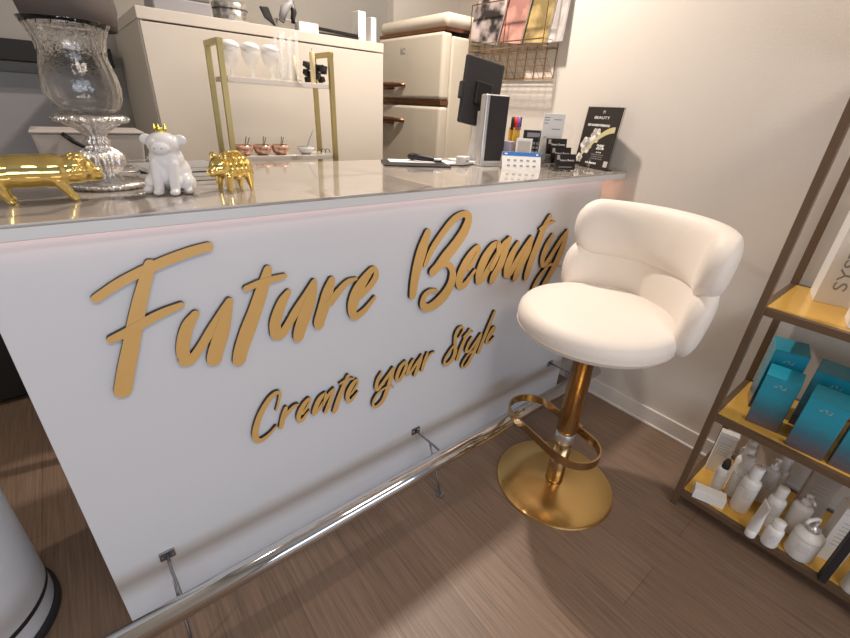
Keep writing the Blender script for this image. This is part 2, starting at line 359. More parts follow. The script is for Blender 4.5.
# stroke centre lines (x, z, width) in metres on the counter front
LETTERS=[
('Future','F',[[(0.1386,0.8867,0.0164),(0.1784,0.9084,0.018),(0.2245,0.9261,0.0198),(0.2721,0.9402,0.0206),(0.3083,0.9486,0.0201),(0.3374,0.9528,0.0194)],[(0.2323,0.9347,0.0199),(0.2065,0.8782,0.0246),(0.1845,0.8239,0.0277),(0.1654,0.7731,0.0299),(0.1475,0.727,0.0311),(0.1328,0.6851,0.0314)],[(0.1412,0.801,0.0158),(0.1744,0.8114,0.0194),(0.2053,0.8242,0.0196),(0.2366,0.8345,0.0178),(0.2672,0.8418,0.0133)]]),
('Future','u',[[(0.2893,0.8152,0.0169),(0.2725,0.7956,0.0246),(0.2596,0.7682,0.0266),(0.2513,0.7388,0.0259),(0.2522,0.7184,0.0252)],[(0.253,0.7148,0.0302),(0.263,0.7131,0.0221),(0.2857,0.7367,0.0199),(0.3122,0.7706,0.0206),(0.3387,0.8044,0.0181),(0.3579,0.8288,0.0148)],[(0.3587,0.8286,0.0165),(0.3473,0.7975,0.0238),(0.3314,0.7578,0.0331),(0.3117,0.7136,0.0333),(0.3069,0.6981,0.032)]]),
('Future','t',[[(0.4495,0.8836,0.0197),(0.4299,0.837,0.0295),(0.4085,0.7908,0.0325),(0.3872,0.7484,0.0354),(0.3669,0.7051,0.0334),(0.358,0.6775,0.0305)],[(0.3973,0.8496,0.0142),(0.426,0.856,0.0162),(0.4517,0.8589,0.0164),(0.4847,0.8614,0.013)]]),
('Future','u',[[(0.4897,0.8192,0.0158),(0.4749,0.8011,0.0235),(0.4601,0.7729,0.0277),(0.4506,0.7471,0.0283),(0.4492,0.7206,0.0279)],[(0.4511,0.7179,0.029),(0.4641,0.716,0.0244),(0.4838,0.7398,0.0219),(0.5059,0.7692,0.0227),(0.5321,0.8016,0.0194),(0.5552,0.8327,0.0151)],[(0.555,0.8307,0.0171),(0.5471,0.8001,0.0274),(0.5333,0.7663,0.0355),(0.5188,0.7364,0.0348),(0.5076,0.7094,0.032),(0.5041,0.6961,0.0291)]]),
('Future','r',[[(0.6031,0.8268,0.0202),(0.591,0.7984,0.0308),(0.5773,0.7594,0.0337),(0.5631,0.7241,0.0311),(0.5616,0.7135,0.0284)],[(0.5956,0.7677,0.0234),(0.623,0.7946,0.0206),(0.648,0.8134,0.0157),(0.6719,0.817,0.0089)]]),
('Future','e',[[(0.6879,0.7668,0.0204),(0.7121,0.7846,0.0206),(0.7316,0.8071,0.0217),(0.7331,0.8265,0.0161),(0.7221,0.8329,0.019),(0.7006,0.8134,0.029),(0.6766,0.7836,0.0378),(0.6627,0.7514,0.0369),(0.659,0.7206,0.0267),(0.6709,0.7082,0.0238),(0.6967,0.72,0.0192),(0.7289,0.75,0.0119)]]),
('Beauty','B',[[(0.9065,0.908,0.0243),(0.8902,0.8636,0.0375),(0.8758,0.8153,0.0362),(0.8653,0.765,0.0304),(0.8616,0.725,0.0261)],[(0.9038,0.8131,0.0151),(0.9256,0.8554,0.0225),(0.9616,0.8981,0.0235),(1.002,0.9349,0.0234),(1.042,0.9479,0.0204),(1.0625,0.934,0.0291),(1.0523,0.8979,0.038),(1.0215,0.8612,0.0397),(0.9796,0.8234,0.0405),(0.9519,0.7985,0.0338),(0.9344,0.7869,0.03)],[(0.9519,0.7985,0.0254),(0.9894,0.8008,0.0195),(1.0138,0.7748,0.0246),(1.0134,0.734,0.0348),(0.9913,0.7002,0.04),(0.9543,0.6765,0.0366),(0.9205,0.6706,0.0269),(0.9009,0.6864,0.0228),(0.9066,0.7133,0.0211),(0.9279,0.7247,0.0165),(0.9547,0.7193,0.0124)]]),
('Beauty','e',[[(1.0896,0.7676,0.0199),(1.1132,0.8007,0.0215),(1.1242,0.8226,0.0195),(1.1171,0.8366,0.0163),(1.0933,0.817,0.0321),(1.0668,0.7824,0.0404),(1.0504,0.7431,0.0398),(1.0525,0.7139,0.0248),(1.0754,0.7145,0.0256),(1.0974,0.7364,0.0201),(1.1147,0.7559,0.014)]]),
('Beauty','a',[[(1.211,0.8333,0.0216),(1.1862,0.8236,0.0333),(1.1583,0.7904,0.0435),(1.1404,0.75,0.0417),(1.1405,0.7154,0.034)],[(1.1407,0.7137,0.0273),(1.1587,0.7185,0.0306),(1.1804,0.748,0.0317),(1.2149,0.7919,0.0315),(1.2435,0.8259,0.0272),(1.2684,0.8397,0.0193)],[(1.267,0.8388,0.0277),(1.2532,0.7968,0.0367),(1.2346,0.7493,0.0406),(1.2125,0.7191,0.0386),(1.2059,0.7031,0.0317)],[(1.2155,0.83,0.0219),(1.2178,0.797,0.0254),(1.1928,0.7513,0.0255)]]),
('Beauty','u',[[(1.3182,0.8177,0.0217),(1.2965,0.7843,0.0346),(1.2814,0.7466,0.0399),(1.2814,0.7144,0.0368)],[(1.2835,0.7122,0.0272),(1.2991,0.714,0.0309),(1.3281,0.7559,0.0299),(1.3615,0.7971,0.0278),(1.387,0.8279,0.0204)],[(1.3878,0.8249,0.0231),(1.3781,0.7829,0.0371),(1.3534,0.7397,0.041),(1.3362,0.7008,0.0373),(1.3302,0.6886,0.0295)]]),
('Beauty','t',[[(1.479,0.8943,0.0217),(1.4539,0.8537,0.034),(1.4357,0.8036,0.0385),(1.4141,0.7473,0.0388),(1.4,0.6946,0.0348),(1.3966,0.6753,0.0265)],[(1.4305,0.8554,0.0119),(1.4596,0.8656,0.0127),(1.4952,0.8719,0.0118),(1.516,0.8725,0.0062)]]),
('Beauty','y',[[(1.5161,0.8193,0.021),(1.4931,0.7832,0.0342),(1.481,0.7422,0.0357),(1.4856,0.7088,0.0209),(1.509,0.7123,0.0282),(1.542,0.751,0.0282),(1.5783,0.7955,0.0257),(1.6079,0.8238,0.0168)],[(1.6084,0.8225,0.0227),(1.6011,0.7735,0.0372),(1.5827,0.7188,0.0447),(1.5564,0.6712,0.0398),(1.5278,0.6304,0.0372),(1.4992,0.5895,0.035),(1.4666,0.5821,0.0162),(1.4503,0.6072,0.0205),(1.4649,0.6435,0.0222),(1.4947,0.6764,0.0207),(1.5373,0.7008,0.0131),(1.6106,0.681,0.0076)]]),
('Create','C',[[(0.4259,0.4994,0.0057),(0.4353,0.5236,0.0072),(0.4405,0.5448,0.0078),(0.4332,0.5528,0.0118),(0.4154,0.5436,0.0151),(0.3923,0.5159,0.0159),(0.375,0.4831,0.0165),(0.3651,0.4508,0.0165),(0.3671,0.4297,0.0142),(0.3791,0.4232,0.0139),(0.4007,0.4322,0.01),(0.4195,0.4482,0.0068)]]),
('Create','r',[[(0.4513,0.4956,0.0109),(0.4417,0.4694,0.015),(0.4324,0.4402,0.0133)],[(0.4446,0.468,0.0127),(0.4618,0.4837,0.0118),(0.4743,0.4921,0.0101),(0.4843,0.4924,0.0069)]]),
('Create','e',[[(0.4945,0.4563,0.0091),(0.5089,0.4716,0.0089),(0.5184,0.4876,0.0087),(0.515,0.4968,0.0113),(0.4996,0.4831,0.0167),(0.4855,0.4606,0.0162),(0.4825,0.4399,0.0124),(0.4928,0.4359,0.0129),(0.505,0.4489,0.0093),(0.514,0.457,0.0063)]]),
('Create','a',[[(0.5645,0.4947,0.0108),(0.5475,0.4836,0.0176),(0.5316,0.4563,0.0166),(0.5266,0.4411,0.013)],[(0.5275,0.4407,0.0143),(0.5385,0.4456,0.0119),(0.5594,0.4685,0.0128),(0.5781,0.4899,0.0118),(0.591,0.4992,0.0098)],[(0.5908,0.4968,0.0109),(0.5816,0.4736,0.0139),(0.5689,0.4442,0.0153),(0.5615,0.4313,0.0125)],[(0.5661,0.4926,0.0075),(0.5567,0.4597,0.0085)]]),
('Create','t',[[(0.6379,0.5243,0.0126),(0.6231,0.4958,0.0157),(0.6055,0.4581,0.0176),(0.5936,0.4277,0.0177),(0.5896,0.4203,0.015)],[(0.6124,0.509,0.0075),(0.633,0.514,0.0083),(0.655,0.5103,0.0059)]]),
('Create','e',[[(0.6488,0.4599,0.0092),(0.6636,0.4782,0.0101),(0.6697,0.4945,0.0084),(0.6627,0.4997,0.0126),(0.6482,0.4855,0.018),(0.6367,0.465,0.0176),(0.6341,0.4431,0.0137),(0.6432,0.4339,0.0137),(0.6564,0.4452,0.0096),(0.6688,0.4566,0.006)]]),
('your','y',[[(0.7515,0.491,0.0117),(0.7401,0.4722,0.0157),(0.7336,0.4474,0.0139),(0.7389,0.4353,0.0133),(0.7536,0.4491,0.0144),(0.7749,0.4703,0.0144),(0.7955,0.4931,0.0115)],[(0.7964,0.4896,0.0142),(0.787,0.4577,0.0188),(0.7755,0.422,0.0194),(0.7599,0.3877,0.0187),(0.7421,0.374,0.0169),(0.7264,0.3745,0.0098),(0.721,0.3884,0.0094),(0.7273,0.406,0.0112),(0.742,0.4219,0.0107),(0.7655,0.4311,0.0083),(0.7895,0.4305,0.0053),(0.7999,0.4177,0.004)]]),
('your','o',[[(0.8428,0.4994,0.0128),(0.8247,0.487,0.0157),(0.8124,0.4598,0.0155),(0.8124,0.4424,0.0108),(0.824,0.4399,0.0153),(0.8379,0.4621,0.0147),(0.8474,0.4866,0.0124),(0.8428,0.4994,0.008)]]),
('your','u',[[(0.8744,0.4949,0.0111),(0.8605,0.4738,0.0148),(0.853,0.4502,0.0122),(0.8636,0.4503,0.0125),(0.884,0.4733,0.0125),(0.9086,0.5009,0.0094)],[(0.9086,0.5001,0.0119),(0.8993,0.4718,0.0161),(0.8866,0.4394,0.0153),(0.8839,0.433,0.0123)]]),
('your','r',[[(0.9328,0.5007,0.0102),(0.9234,0.4755,0.0142),(0.9143,0.4423,0.0141)],[(0.923,0.4674,0.0098),(0.9447,0.4918,0.0096),(0.9634,0.4964,0.0059)]]),
('Style','S',[[(1.074,0.5177,0.0086),(1.0888,0.5372,0.0097),(1.0885,0.5523,0.0077),(1.0696,0.5548,0.0136),(1.0557,0.5342,0.0149),(1.056,0.5037,0.0156),(1.0606,0.4622,0.0182),(1.0485,0.4347,0.0204),(1.0263,0.4244,0.0134),(1.0127,0.4339,0.0114),(1.0191,0.4563,0.0121),(1.0409,0.4822,0.011),(1.0532,0.4914,0.0097)]]),
('Style','t',[[(1.1229,0.5323,0.0127),(1.1082,0.5094,0.0165),(1.0891,0.4707,0.0187),(1.076,0.4287,0.0173)],[(1.0955,0.5133,0.0072),(1.1143,0.5243,0.0085),(1.1407,0.5209,0.0046)]]),
('Style','y',[[(1.1371,0.496,0.0118),(1.1238,0.473,0.0181),(1.1162,0.448,0.0134),(1.1349,0.4441,0.014),(1.1601,0.4705,0.0149),(1.1833,0.4968,0.0122)],[(1.1847,0.495,0.0147),(1.1704,0.458,0.0203),(1.1508,0.4176,0.0207),(1.1271,0.3855,0.0193),(1.1066,0.381,0.009),(1.1041,0.4009,0.0118),(1.127,0.4281,0.0106),(1.1536,0.4378,0.0087)]]),
('Style','l',[[(1.2439,0.5708,0.0149),(1.2296,0.5365,0.0177),(1.2088,0.4877,0.0192),(1.1923,0.4462,0.0192),(1.1835,0.4207,0.0178)]]),
('Style','e',[[(1.231,0.4669,0.0113),(1.2506,0.4844,0.0129),(1.2597,0.5004,0.0118),(1.2475,0.5016,0.0179),(1.2293,0.4768,0.0213),(1.2215,0.4534,0.0169),(1.2323,0.4452,0.0119),(1.2471,0.4534,0.0098),(1.2603,0.4635,0.0071)]])]

for w,lab in WORDS.items():
    ls=[l for l in LETTERS if l[0]==w]
    x0=min(p[0] for l in ls for st in l[2] for p in st); z0=min(p[1] for l in ls for st in l[2] for p in st)
    t=thing('lettering_word',lab,'sign',(x0,0,z0),group='gold words on the counter front')
    for _,ch,sts in ls:
        mb=MB()
        for k,st in enumerate(sts):
            st=[(a-x0,b-z0,c*(.90 if ch in 'eay' else .97)) for a,b,c in st]
            stroke_mesh(mb,st,-.003,-.0118-.0006*k)
        o=mb.build('letter',[M['letter'],M['black']],t); o['label']='gold letter '+ch+' with black edge'

# ------------------------------------------------------------------ chrome foot rail
RY,RZ,RR=-.16,.176,.0265
fr=thing('foot_rail','long chrome foot rail along the base of the white counter','foot rail',(0,RY,0))
o=MB().tube([(-.32,0,RZ),(1.0,0,RZ),(1.84,0,RZ)],RR,28).build('rail_tube',M['chrome'],fr,smooth=True)
for x in (.113,.907,1.706):
    mb=MB(); mb.box((x,.157,.178),(.034,.005,.026)); pl=mb.build('wall_plate',M['steel'],fr,bevel=.001)
    MB().lathe([(.0022,0),(.0022,.002),(.0012,.003)],(x-.011,.1545,.178),8,R=Matrix.Rotation(PI/2,3,'X')).lathe([(.0022,0),(.0022,.002),(.0012,.003)],(x+.011,.1545,.178),8,R=Matrix.Rotation(PI/2,3,'X')).build('screw',M['chrome'],pl)
    MB().tube([(x,.155,.180),(x,.11,.181),(x+.004,.06,.180),(x+.006,.015,.178)],.0038,10).build('support_rod',M['steel'],fr,smooth=True)
    MB().tube([(x,.075,.180),(x-.002,.045,.12),(x-.003,.02,.06),(x-.004,-.003,.004)],.0036,10).build('floor_rod',M['steel'],fr,smooth=True)
    MB().box((x-.004,-.003,.003),(.024,.022,.006),rz=.4).build('floor_foot',M['steel'],fr,bevel=.001)

# ------------------------------------------------------------------ bar stool
SX,SY=1.288,-.364
st=thing('bar_stool','cream upholstered swivel bar stool with rolled backrest on a round gold base','bar stool',(SX,SY,0),0)
MB().lathe([(.0,0),(.207,0),(.209,.003),(.207,.008),(.200,.0105),(.12,.0118),(.05,.013),(.034,.016)],seg=72).build('base_plate',M['brassbase'],st,smooth=True)
smooth_by_angle(st.children[-1],.5)
MB().lathe([(.032,.012),(.0305,.03),(.0300,.24)],seg=36).build('lower_column',M['brass'],st,smooth=True)
MB().lathe([(.0305,.200),(.0325,.204),(.0325,.240),(.031,.242)],seg=36).build('collar',M['silver'],st,smooth=True)
MB().lathe([(.030,.246),(.034,.25),(.0345,.26),(.0345,.60),(.060,.612),(.09,.622)],seg=40).build('column_sleeve',M['brass'],st,smooth=True)
# loop foot rest
def loop_pts(hl,hw,n=16):
    pts=[]
    for k in range(n+1): a=-PI/2+PI*k/n; pts.append((hl-hw+hw*math.cos(a), hw*math.sin(a)))
    for k in range(n+1): a=PI/2+PI*k/n; pts.append((-(hl-hw)+hw*math.cos(a), hw*math.sin(a)))
    return pts
mb=MB(); RA=math.radians(80); off=Vector((-.018,.045,0))
P=loop_pts(.190,.088)
inn=loop_pts(.184,.082)
rot=Matrix.Rotation(RA,3,'Z'); V=[]
for (a,b),(c,d) in zip(P,inn):
    q=[Vector((a,b,.216)),Vector((a,b,.246)),Vector((c,d,.246)),Vector((c,d,.216))]
    V.append([mb.bm.verts.new(rot@x+off) for x in q])
for i in range(len(V)):
    a,b=V[i],V[(i+1)%len(V)]
    for k in range(4): mb._f([a[k],b[k],b[(k+1)%4],a[(k+1)%4]])
smooth_by_angle(mb.build('foot_ring',M['brass'],st),.6)
mb=MB(); mb.box((.050,-.006,.231),(.058,.026,.022),rz=-.17); mb.build('foot_ring_bracket',M['brass'],st,bevel=.002)
# seat cushion
prof=[(0,.628),(.165,.628),(.200,.633),(.219,.644),(.2265,.657)]
MB().lathe(prof+[(.2265,.659),(.229,.669),(.230,.682),(.227,.698),(.217,.711),(.20,.719),(.15,.724),(.08,.727),(.0,.728)],seg=80,cap=False).build('seat',M['leather'],st,smooth=True)
MB().tube([(.2275*math.cos(2*PI*k/72),.2275*math.sin(2*PI*k/72),.658) for k in range(72)],.0028,8,closed=True).build('seat_piping',M['seam'],st,smooth=True)
# rolled back
def roll(name, r0, a0, a1, zc, hh, th, lean, endr=.09, am=None, crease=False):
    mb=MB(); n=48; rings=[]; S=24
    for i in range(n+1):
        u=i/n; 
        # ease sections towards the ends
        s_=u*2-1; s_=math.sin(s_*PI/2)
        a=math.radians(a0+(a1-a0)*(s_+1)/2)
        arc=math.radians(abs(a1-a0))*r0/2; d=arc*(1-abs(s_))
        k=min(1,d/endr); k=math.sqrt(max(0,1-(1-k)**2)); k=max(k,.02)
        hk=hh*(.25+.75*k) if k>.05 else hh*.05; hk=hh*k**.9; tk=th*k**.7
        ring=[]
        for j in range(S):
            b=2*PI*j/S; cb,sb=math.cos(b),math.sin(b)
            ex=.72
            dr=tk*math.copysign(abs(cb)**ex,cb); dz=hk*math.copysign(abs(sb)**ex,sb)
            if crease:
                am_=math.degrees(a)
                for q in (-18,-12): dr-= .0045*math.exp(-((am_-q)/1.3)**2)*(1 if cb<0 else 0)*max(0,1-abs(dz)/hh*1.1)
            r=r0+dr+lean*(zc+dz-.72)
            ring.append(mb.bm.verts.new((r*math.cos(a),r*math.sin(a),zc+dz)))
        rings.append(ring)
    for p,q in zip(rings,rings[1:]):
        for j in range(S): jj=(j+1)%S; mb._f([p[j],p[jj],q[jj],q[j]])
    mb._f(rings[0]); mb._f(list(reversed(rings[-1])))
    return mb.build(name,M['leather'],st,smooth=True)
roll('lower_back_roll',.240,-88,61,.748,.104,.034,.10,.06)
roll('upper_back_roll',.237,-86,57,.901,.090,.040,.06,.075,crease=True)

# ------------------------------------------------------------------ display shelf on the right
FX,RXs,Y0,Y1=1.565,1.890,-.684,-1.52
sh=thing('shelf_unit','tall bronze framed display shelf with gold tinted panels by the right wall','shelf unit',((FX+RXs)/2,(Y0+Y1)/2,0))
cx,cy=(FX+RXs)/2,(Y0+Y1)/2
for x in (FX,RXs):
    for y in (Y0,Y1):
        MB().box((x-cx,y-cy,.98),(.020,.020,1.96)).build('post',M['post'],sh,bevel=.0015)
LV=(.068,.402,.775,1.40,1.94)
for z in LV:
    mb=MB()
    for x in (FX,RXs): mb.box((x-cx,0,z-.006),(.018,abs(Y1-Y0)-.02,.020))
    for y in (Y0,Y1): mb.box((0,y-cy,z-.006),(abs(RXs-FX)-.02,.018,.020))
    mb.build('shelf_frame',M['post'],sh)
    MB().box((0,0,z+.001),(RXs-FX-.018,abs(Y1-Y0)-.018,.007)).build('shelf_panel',M['amber'],sh)
SB,SM,ST=LV[0]+.0047,LV[1]+.0047,LV[2]+.0047

# --- bottles etc.
def textlines(mb, w, n, z0, dz, r, a0=-PI/2, th=.0003, seed=0):
    rr=random.Random(seed)
    for i in range(n):
        ww=w*(.5+.5*rr.random()); h=.0011
        A=ww/r; k=6
        for q in range(k):
            a=a0-A/2+A*q/k; b=a0-A/2+A*(q+1)/k; z=z0-i*dz
            p=[(r+th)*1.0]
            vs=[mb.bm.verts.new(((r+th)*math.cos(t),(r+th)*math.sin(t),zz)) for t,zz in ((a,z),(b,z),(b,z+h),(a,z+h))]
            mb._f(vs)
def bottle(lab,x,y,r,h,cap='pump',rz=0,z=None,capm=None,bm_=None,group='white bottles on the bottom shelf'):
    z=SB if z is None else z
    t=thing('cosmetic_bottle',lab,'bottle',(x,y,z),rz,group)
    hb=h*(.72 if cap!='disc' else .80)
    MB().lathe([(0,0),(r*.93,0),(r,.004),(r,hb-.012),(r*.97,hb-.006),(r*.82,hb),(r*.45,hb+.004),(r*.42,hb+.010)],seg=32).build('body',bm_ or M['white'],t,smooth=True)
    mb=MB(); textlines(mb,r*1.1,6,hb*.72,.006,r,a0=PI+.35,seed=int(x*999)); mb.build('print',M['textgrey'],t)
    cm=capm or M['white']
    if cap=='pump':
        MB().lathe([(r*.5,hb+.004),(r*.5,hb+.020),(r*.3,hb+.022),(r*.14,hb+.024),(r*.14,h-.014)],seg=20).build('collar',cm,t,smooth=True)
        MB().lathe([(0,h-.014),(r*.34,h-.014),(r*.34,h-.002),(0,h)],seg=16,cap=False).tube([(0,0,h-.007),(-r*1.0,0,h-.008),(-r*1.3,0,h-.014)],r*.15,8).build('pump_head',cm,t,smooth=True)
    elif cap=='cyl':
        MB().lathe([(r*.72,hb+.003),(r*.72,h-.002),(r*.66,h),(0,h)],seg=28,cap=False).build('cap',cm,t,smooth=True)
    elif cap=='wide':
        MB().lathe([(r*1.005,hb*.78),(r*1.005,hb*.78+.0016)],seg=32,cap=False).build('band',M['textgrey'],t)
        MB().lathe([(r*.62,hb),(r*.62,h-.002),(r*.56,h),(0,h)],seg=28,cap=False).build('cap',cm,t,smooth=True)
    elif cap=='dropper':
        MB().lathe([(r*.62,hb),(r*.62,h*.90),(r*.5,h*.92),(r*.40,h),(0,h)],seg=24,cap=False).build('dropper_cap',cm,t,smooth=True)
    return t
bottle('white bottle with dark dropper cap standing behind the flat white box',1.668,-.760,.0185,.135,'dropper',capm=M['blackm'])
bottle('tall white bottle with thin grey band beside the flat white box',1.640,-.840,.0265,.185,'wide')
bottle('white bottle second in line behind the tall banded bottle',1.690,-.805,.024,.172,'wide')
bottle('white bottle third in line behind the tall banded bottle',1.742,-.792,.024,.172,'wide')
bottle('white bottle at the back beside the tall white card box',1.795,-.785,.024,.172,'wide')
bottle('slim white bottle behind the slanted white tube',1.650,-.915,.023,.155,'wide')
bottle('white bottle with pale pump in the middle of the back row',1.742,-.868,.024,.185,'pump')
bottle('white bottle with round cap at the back of the bottom shelf',1.800,-.885,.024,.175,'cyl')
bottle('small round white bottle beside the white tube, near the shelf edge',1.566,-.945,.0215,.098,'cyl')
bottle('pale bottle with pump behind the wide pump bottle',1.680,-.972,.026,.160,'pump',rz=.6)
bottle('white bottle in front of the last black box on the bottom shelf',1.585,-1.135,.022,.140,'cyl')
# wide pump bottle
t=thing('pump_bottle','wide white pump bottle with a curved spout near the shelf edge','bottle',(1.600,-1.012,SB),2.6,'white bottles on the bottom shelf')
r=.036
MB().lathe([(0,0),(r*.93,0),(r,.005),(r,.082),(r*.96,.090),(r*.75,.099),(r*.42,.103),(r*.40,.110)],seg=36).build('body',M['white'],t,smooth=True)
MB().lathe([(r*1.004,.078),(r*1.004,.0795)],seg=36,cap=False).build('band',M['textgrey'],t)
MB().lathe([(r*.46,.104),(r*.46,.118),(r*.2,.120),(r*.14,.124),(r*.14,.138)],seg=20).build('collar',M['silver'],t,smooth=True)
MB().tube([(0,0,.138),(0,0,.148),(.010,0,.153),(.035,0,.150),(.042,0,.138)],.0055,10).build('pump_head',M['white'],t,smooth=True)
mb=MB(); textlines(mb,r*.9,4,.060,.007,r,a0=.6,seed=5); mb.build('print',M['textgrey'],t)
# tube standing on cap
t=thing('cream_tube','white cosmetic tube standing on its cap, wide flat crimped top','tube',(1.552,-.900,SB),.5)
MB().lathe([(0,0),(.0145,0),(.0148,.004),(.0148,.030),(.012,.031)],seg=24).build('cap',M['white'],t,smooth=True)
mb=MB(); rg=[]
for i in range(13):
    u=i/12; z=.030+.112*u; a=.0150+.009*u; b_=.0150*(1-u**1.4)+.0009
    rg.append([mb.bm.verts.new((a*math.cos(2*PI*k/28),b_*math.sin(2*PI*k/28),z)) for k in range(28)])
for p,q in zip(rg,rg[1:]):
    for k in range(28): mb._f([p[k],p[(k+1)%28],q[(k+1)%28],q[k]])
mb._f(rg[-1]); mb.build('tube_body',M['white'],t,smooth=True)
mb=MB()
for i in range(5): mb.box((0,-.0145+.0022*i*.8,.060+.011*i),(.016-.002*(i%2),.0006,.0012))
mb.build('print',M['textgrey'],t)
# boxes
def carton(name,lab,x,y,z,d,rz,m,cat='box',group=None,lid=True,lines=None,rx=0):
    t=thing(name,lab,cat,(x,y,z),rz,group)
    MB().box((0,0,d[2]/2),d).build('body',m,t,bevel=.0012)
    if lid:
        MB().box((0,-d[1]/2-.0001,d[2]*.90),(d[0]*.96,.0004,.0008)).box((-d[0]/2-.0001,0,d[2]*.90),(.0004,d[1]*.96,.0008)).build('flap_seam',M['textgrey'],t)
    if lines:
        mb=MB()
        for i in range(lines): mb.box((-d[0]/2-.0002,(i%2)*.002,d[2]*(.75-.07*i)),(.0004,d[1]*(.5 if i%2 else .62),.0014))
        mb.build('print',M['textgrey'],t)
    return t
carton('flat_carton','small flat white box lying at the front left corner of the bottom shelf',1.592,-.762,SB,(.040,.092,.038),.32,M['paper'],lid=False)
carton('tall_carton','tall white printed box standing at the back left of the bottom shelf',1.765,-.722,SB,(.030,.055,.175),.25,M['paper'],lines=5)
carton('tall_carton','tall white printed box standing right of the wide pump bottle',1.668,-1.068,SB,(.055,.060,.205),.25,M['paper'],lines=7)
carton('tall_carton','translucent looking pale box at the back behind the pump bottles',1.800,-.985,SB,(.050,.070,.20),.1,M['tub'],lines=4)
carton('black_carton','tall narrow black box right of the wide pump bottle',1.560,-1.078,SB,(.030,.018,.205),.15,M['blackm'],lid=False)
carton('black_carton','black box at the far right end of the bottom shelf',1.552,-1.195,SB,(.036,.036,.20),.1,M['blackm'],lid=False)
def teal_box(lab,x,y,rz,d=(.075,.080,.185),tilt=0):
    t=thing('gift_box',lab,'box',(x,y,SM),rz,'teal boxes on the middle shelf')
    MB().box((0,0,d[2]/2),d).build('body',M['teal'],t,bevel=.002)
    # folded top flap, sloping to the back
    a,b,h=d[0]/2*1.01,d[1]/2*1.01,d[2]
    MB().hexa([(-a,-b,h+.0005),(a,-b,h+.0005),(a,b,h+.0005),(-a,b,h+.0005),(-a,-b,h+.003),(a,-b,h+.012),(a,b,h+.012),(-a,b,h+.003)]).build('top_flap',M['teal'],t,bevel=.001)
    mb=MB()
    for i,(yy,l) in enumerate(((-.012,.008),(-.002,.008),(.008,.006))):
        mb.box((-d[0]/2-.0004,yy,h*.86),(.0006,.0012,l)); mb.box((-d[0]/2-.0004,yy+.003,h*.86+l/2*(1 if i%2 else -1)),(.0006,.006,.0012))
    mb.build('print',M['tub'],t)
    return t
teal_box('teal and plum box at the left front of the middle shelf',1.648,-.792,.12,(.070,.082,.168))
teal_box('tallest teal box with raised top, behind the left front teal box',1.752,-.765,.30,(.085,.085,.215))
teal_box('teal box with brightest front, second from the left at the shelf edge',1.618,-.905,.03,(.075,.086,.168))
teal_box('dark teal box standing behind the brightest teal box',1.755,-.895,.05,(.085,.110,.19))
teal_box('third teal box from the left along the front of the middle shelf',1.622,-1.003,.03,(.075,.086,.166))
teal_box('teal box at the back right of the middle shelf',1.765,-1.020,.05,(.085,.090,.19))
t=carton('white_carton','tall white box with vertical grey lettering at the back of the upper shelf',1.815,-.785,ST,(.110,.085,.30),.25,M['paper'],lid=False,group='white boxes on the upper shelf')
text('print','SYSTEM',.042,M['textgrey'],t,Matrix.Translation((-.0556,0,.145))@Matrix.Rotation(-PI/2,4,'Z')@Matrix.Rotation(PI/2,4,'X')@Matrix.Rotation(PI/2,4,'Z'),fit=.20)
t=carton('white_carton','white box at the front edge of the upper shelf',1.650,-.890,ST,(.090,.085,.26),.2,M['paper'],lid=False,group='white boxes on the upper shelf',lines=5)

# ------------------------------------------------------------------ waste bin
t=thing('waste_bin','round white waste bin with dark band and black foot ring left of the counter','waste bin',(-.318,.195,0))
MB().lathe([(0,0),(.176,0),(.180,.004),(.180,.022),(.172,.024)],seg=64).build('foot_ring',M['blackm'],t,smooth=True)
MB().lathe([(.168,.020),(.1705,.03),(.1705,.56),(.168,.565)],seg=64).build('body',M['binwhite'],t,smooth=True)
MB().lathe([(.1709,.078),(.1715,.079),(.1715,.092),(.1709,.093)],seg=64,cap=False).build('band',M['blackm'],t,smooth=True)
MB().lathe([(.172,.560),(.173,.575),(.160,.60),(.10,.625),(0,.632)],seg=64,cap=False).build('lid',M['steel'],t,smooth=True)

# ------------------------------------------------------------------ tall cabinet, fridge
CY=1.03
t=thing('tall_cabinet','tall cream cabinet behind the counter with pale top board','cabinet',(.46,CY,0))
MB().box((.0075,.338,.722),(.015,.652,1.444)).build('side_panel',M['cream_shaded'],t)
MB().box((.490,.338,.720),(.965,.650,1.440)).build('body',M['cream'],t)
for a,b_ in ((0.004,.978),):
    d=MB().box(((a+b_)/2,.004,.720),(b_-a,.018,1.436)).build('door',M['cream'],t,bevel=.0015)
MB().box((.490,.330,1.462),(.985,.664,.036)).build('top_board',M['cream'],t,bevel=.002)
CT=1.480
fg=thing('retro_fridge','cream retro two door fridge freezer with copper handles','fridge',(1.72,.895,0))
MB().box((.28,.285,.78),(.50,.57,1.52)).build('body',M['fridge'],fg,bevel=.012)
MB().box((.256,.285,1.563),(.545,.568,.014)).build('top_gap_trim',M['copper'],fg)
MB().box((.265,.285,1.602),(.56,.58,.062)).build('top_lid',M['fridge'],fg,bevel=.026)
up=MB().box((.004,.285,1.4085),(.06,.57,.291)).build('door',M['fridge'],fg,bevel=.018)
lo=MB().box((.004,.285,.648),(.06,.57,1.172)).build('door',M['fridge'],fg,bevel=.018)
MB().box((.006,.285,1.2515),(.054,.560,.022)).build('door_gap_trim',M['copper'],fg,bevel=.002)
for dd,z in ((up,1.325),(lo,1.150)):
    MB().tube([(-.024,.545,z),(-.044,.535,z),(-.050,.47,z+.002),(-.046,.37,z+.004),(-.030,.30,z+.005)],[.016,.017,.014,.011,.008],14).box((-.030,.48,z),(.008,.16,.036)).build('handle',M['copper'],dd,smooth=True)
text('badge','IIC',.036,M['textgrey'],up,Matrix.Translation((-.0268,.33,1.485))@Matrix.Rotation(-PI/2,4,'Z')@Matrix.Rotation(PI/2,4,'X'),bold=True)

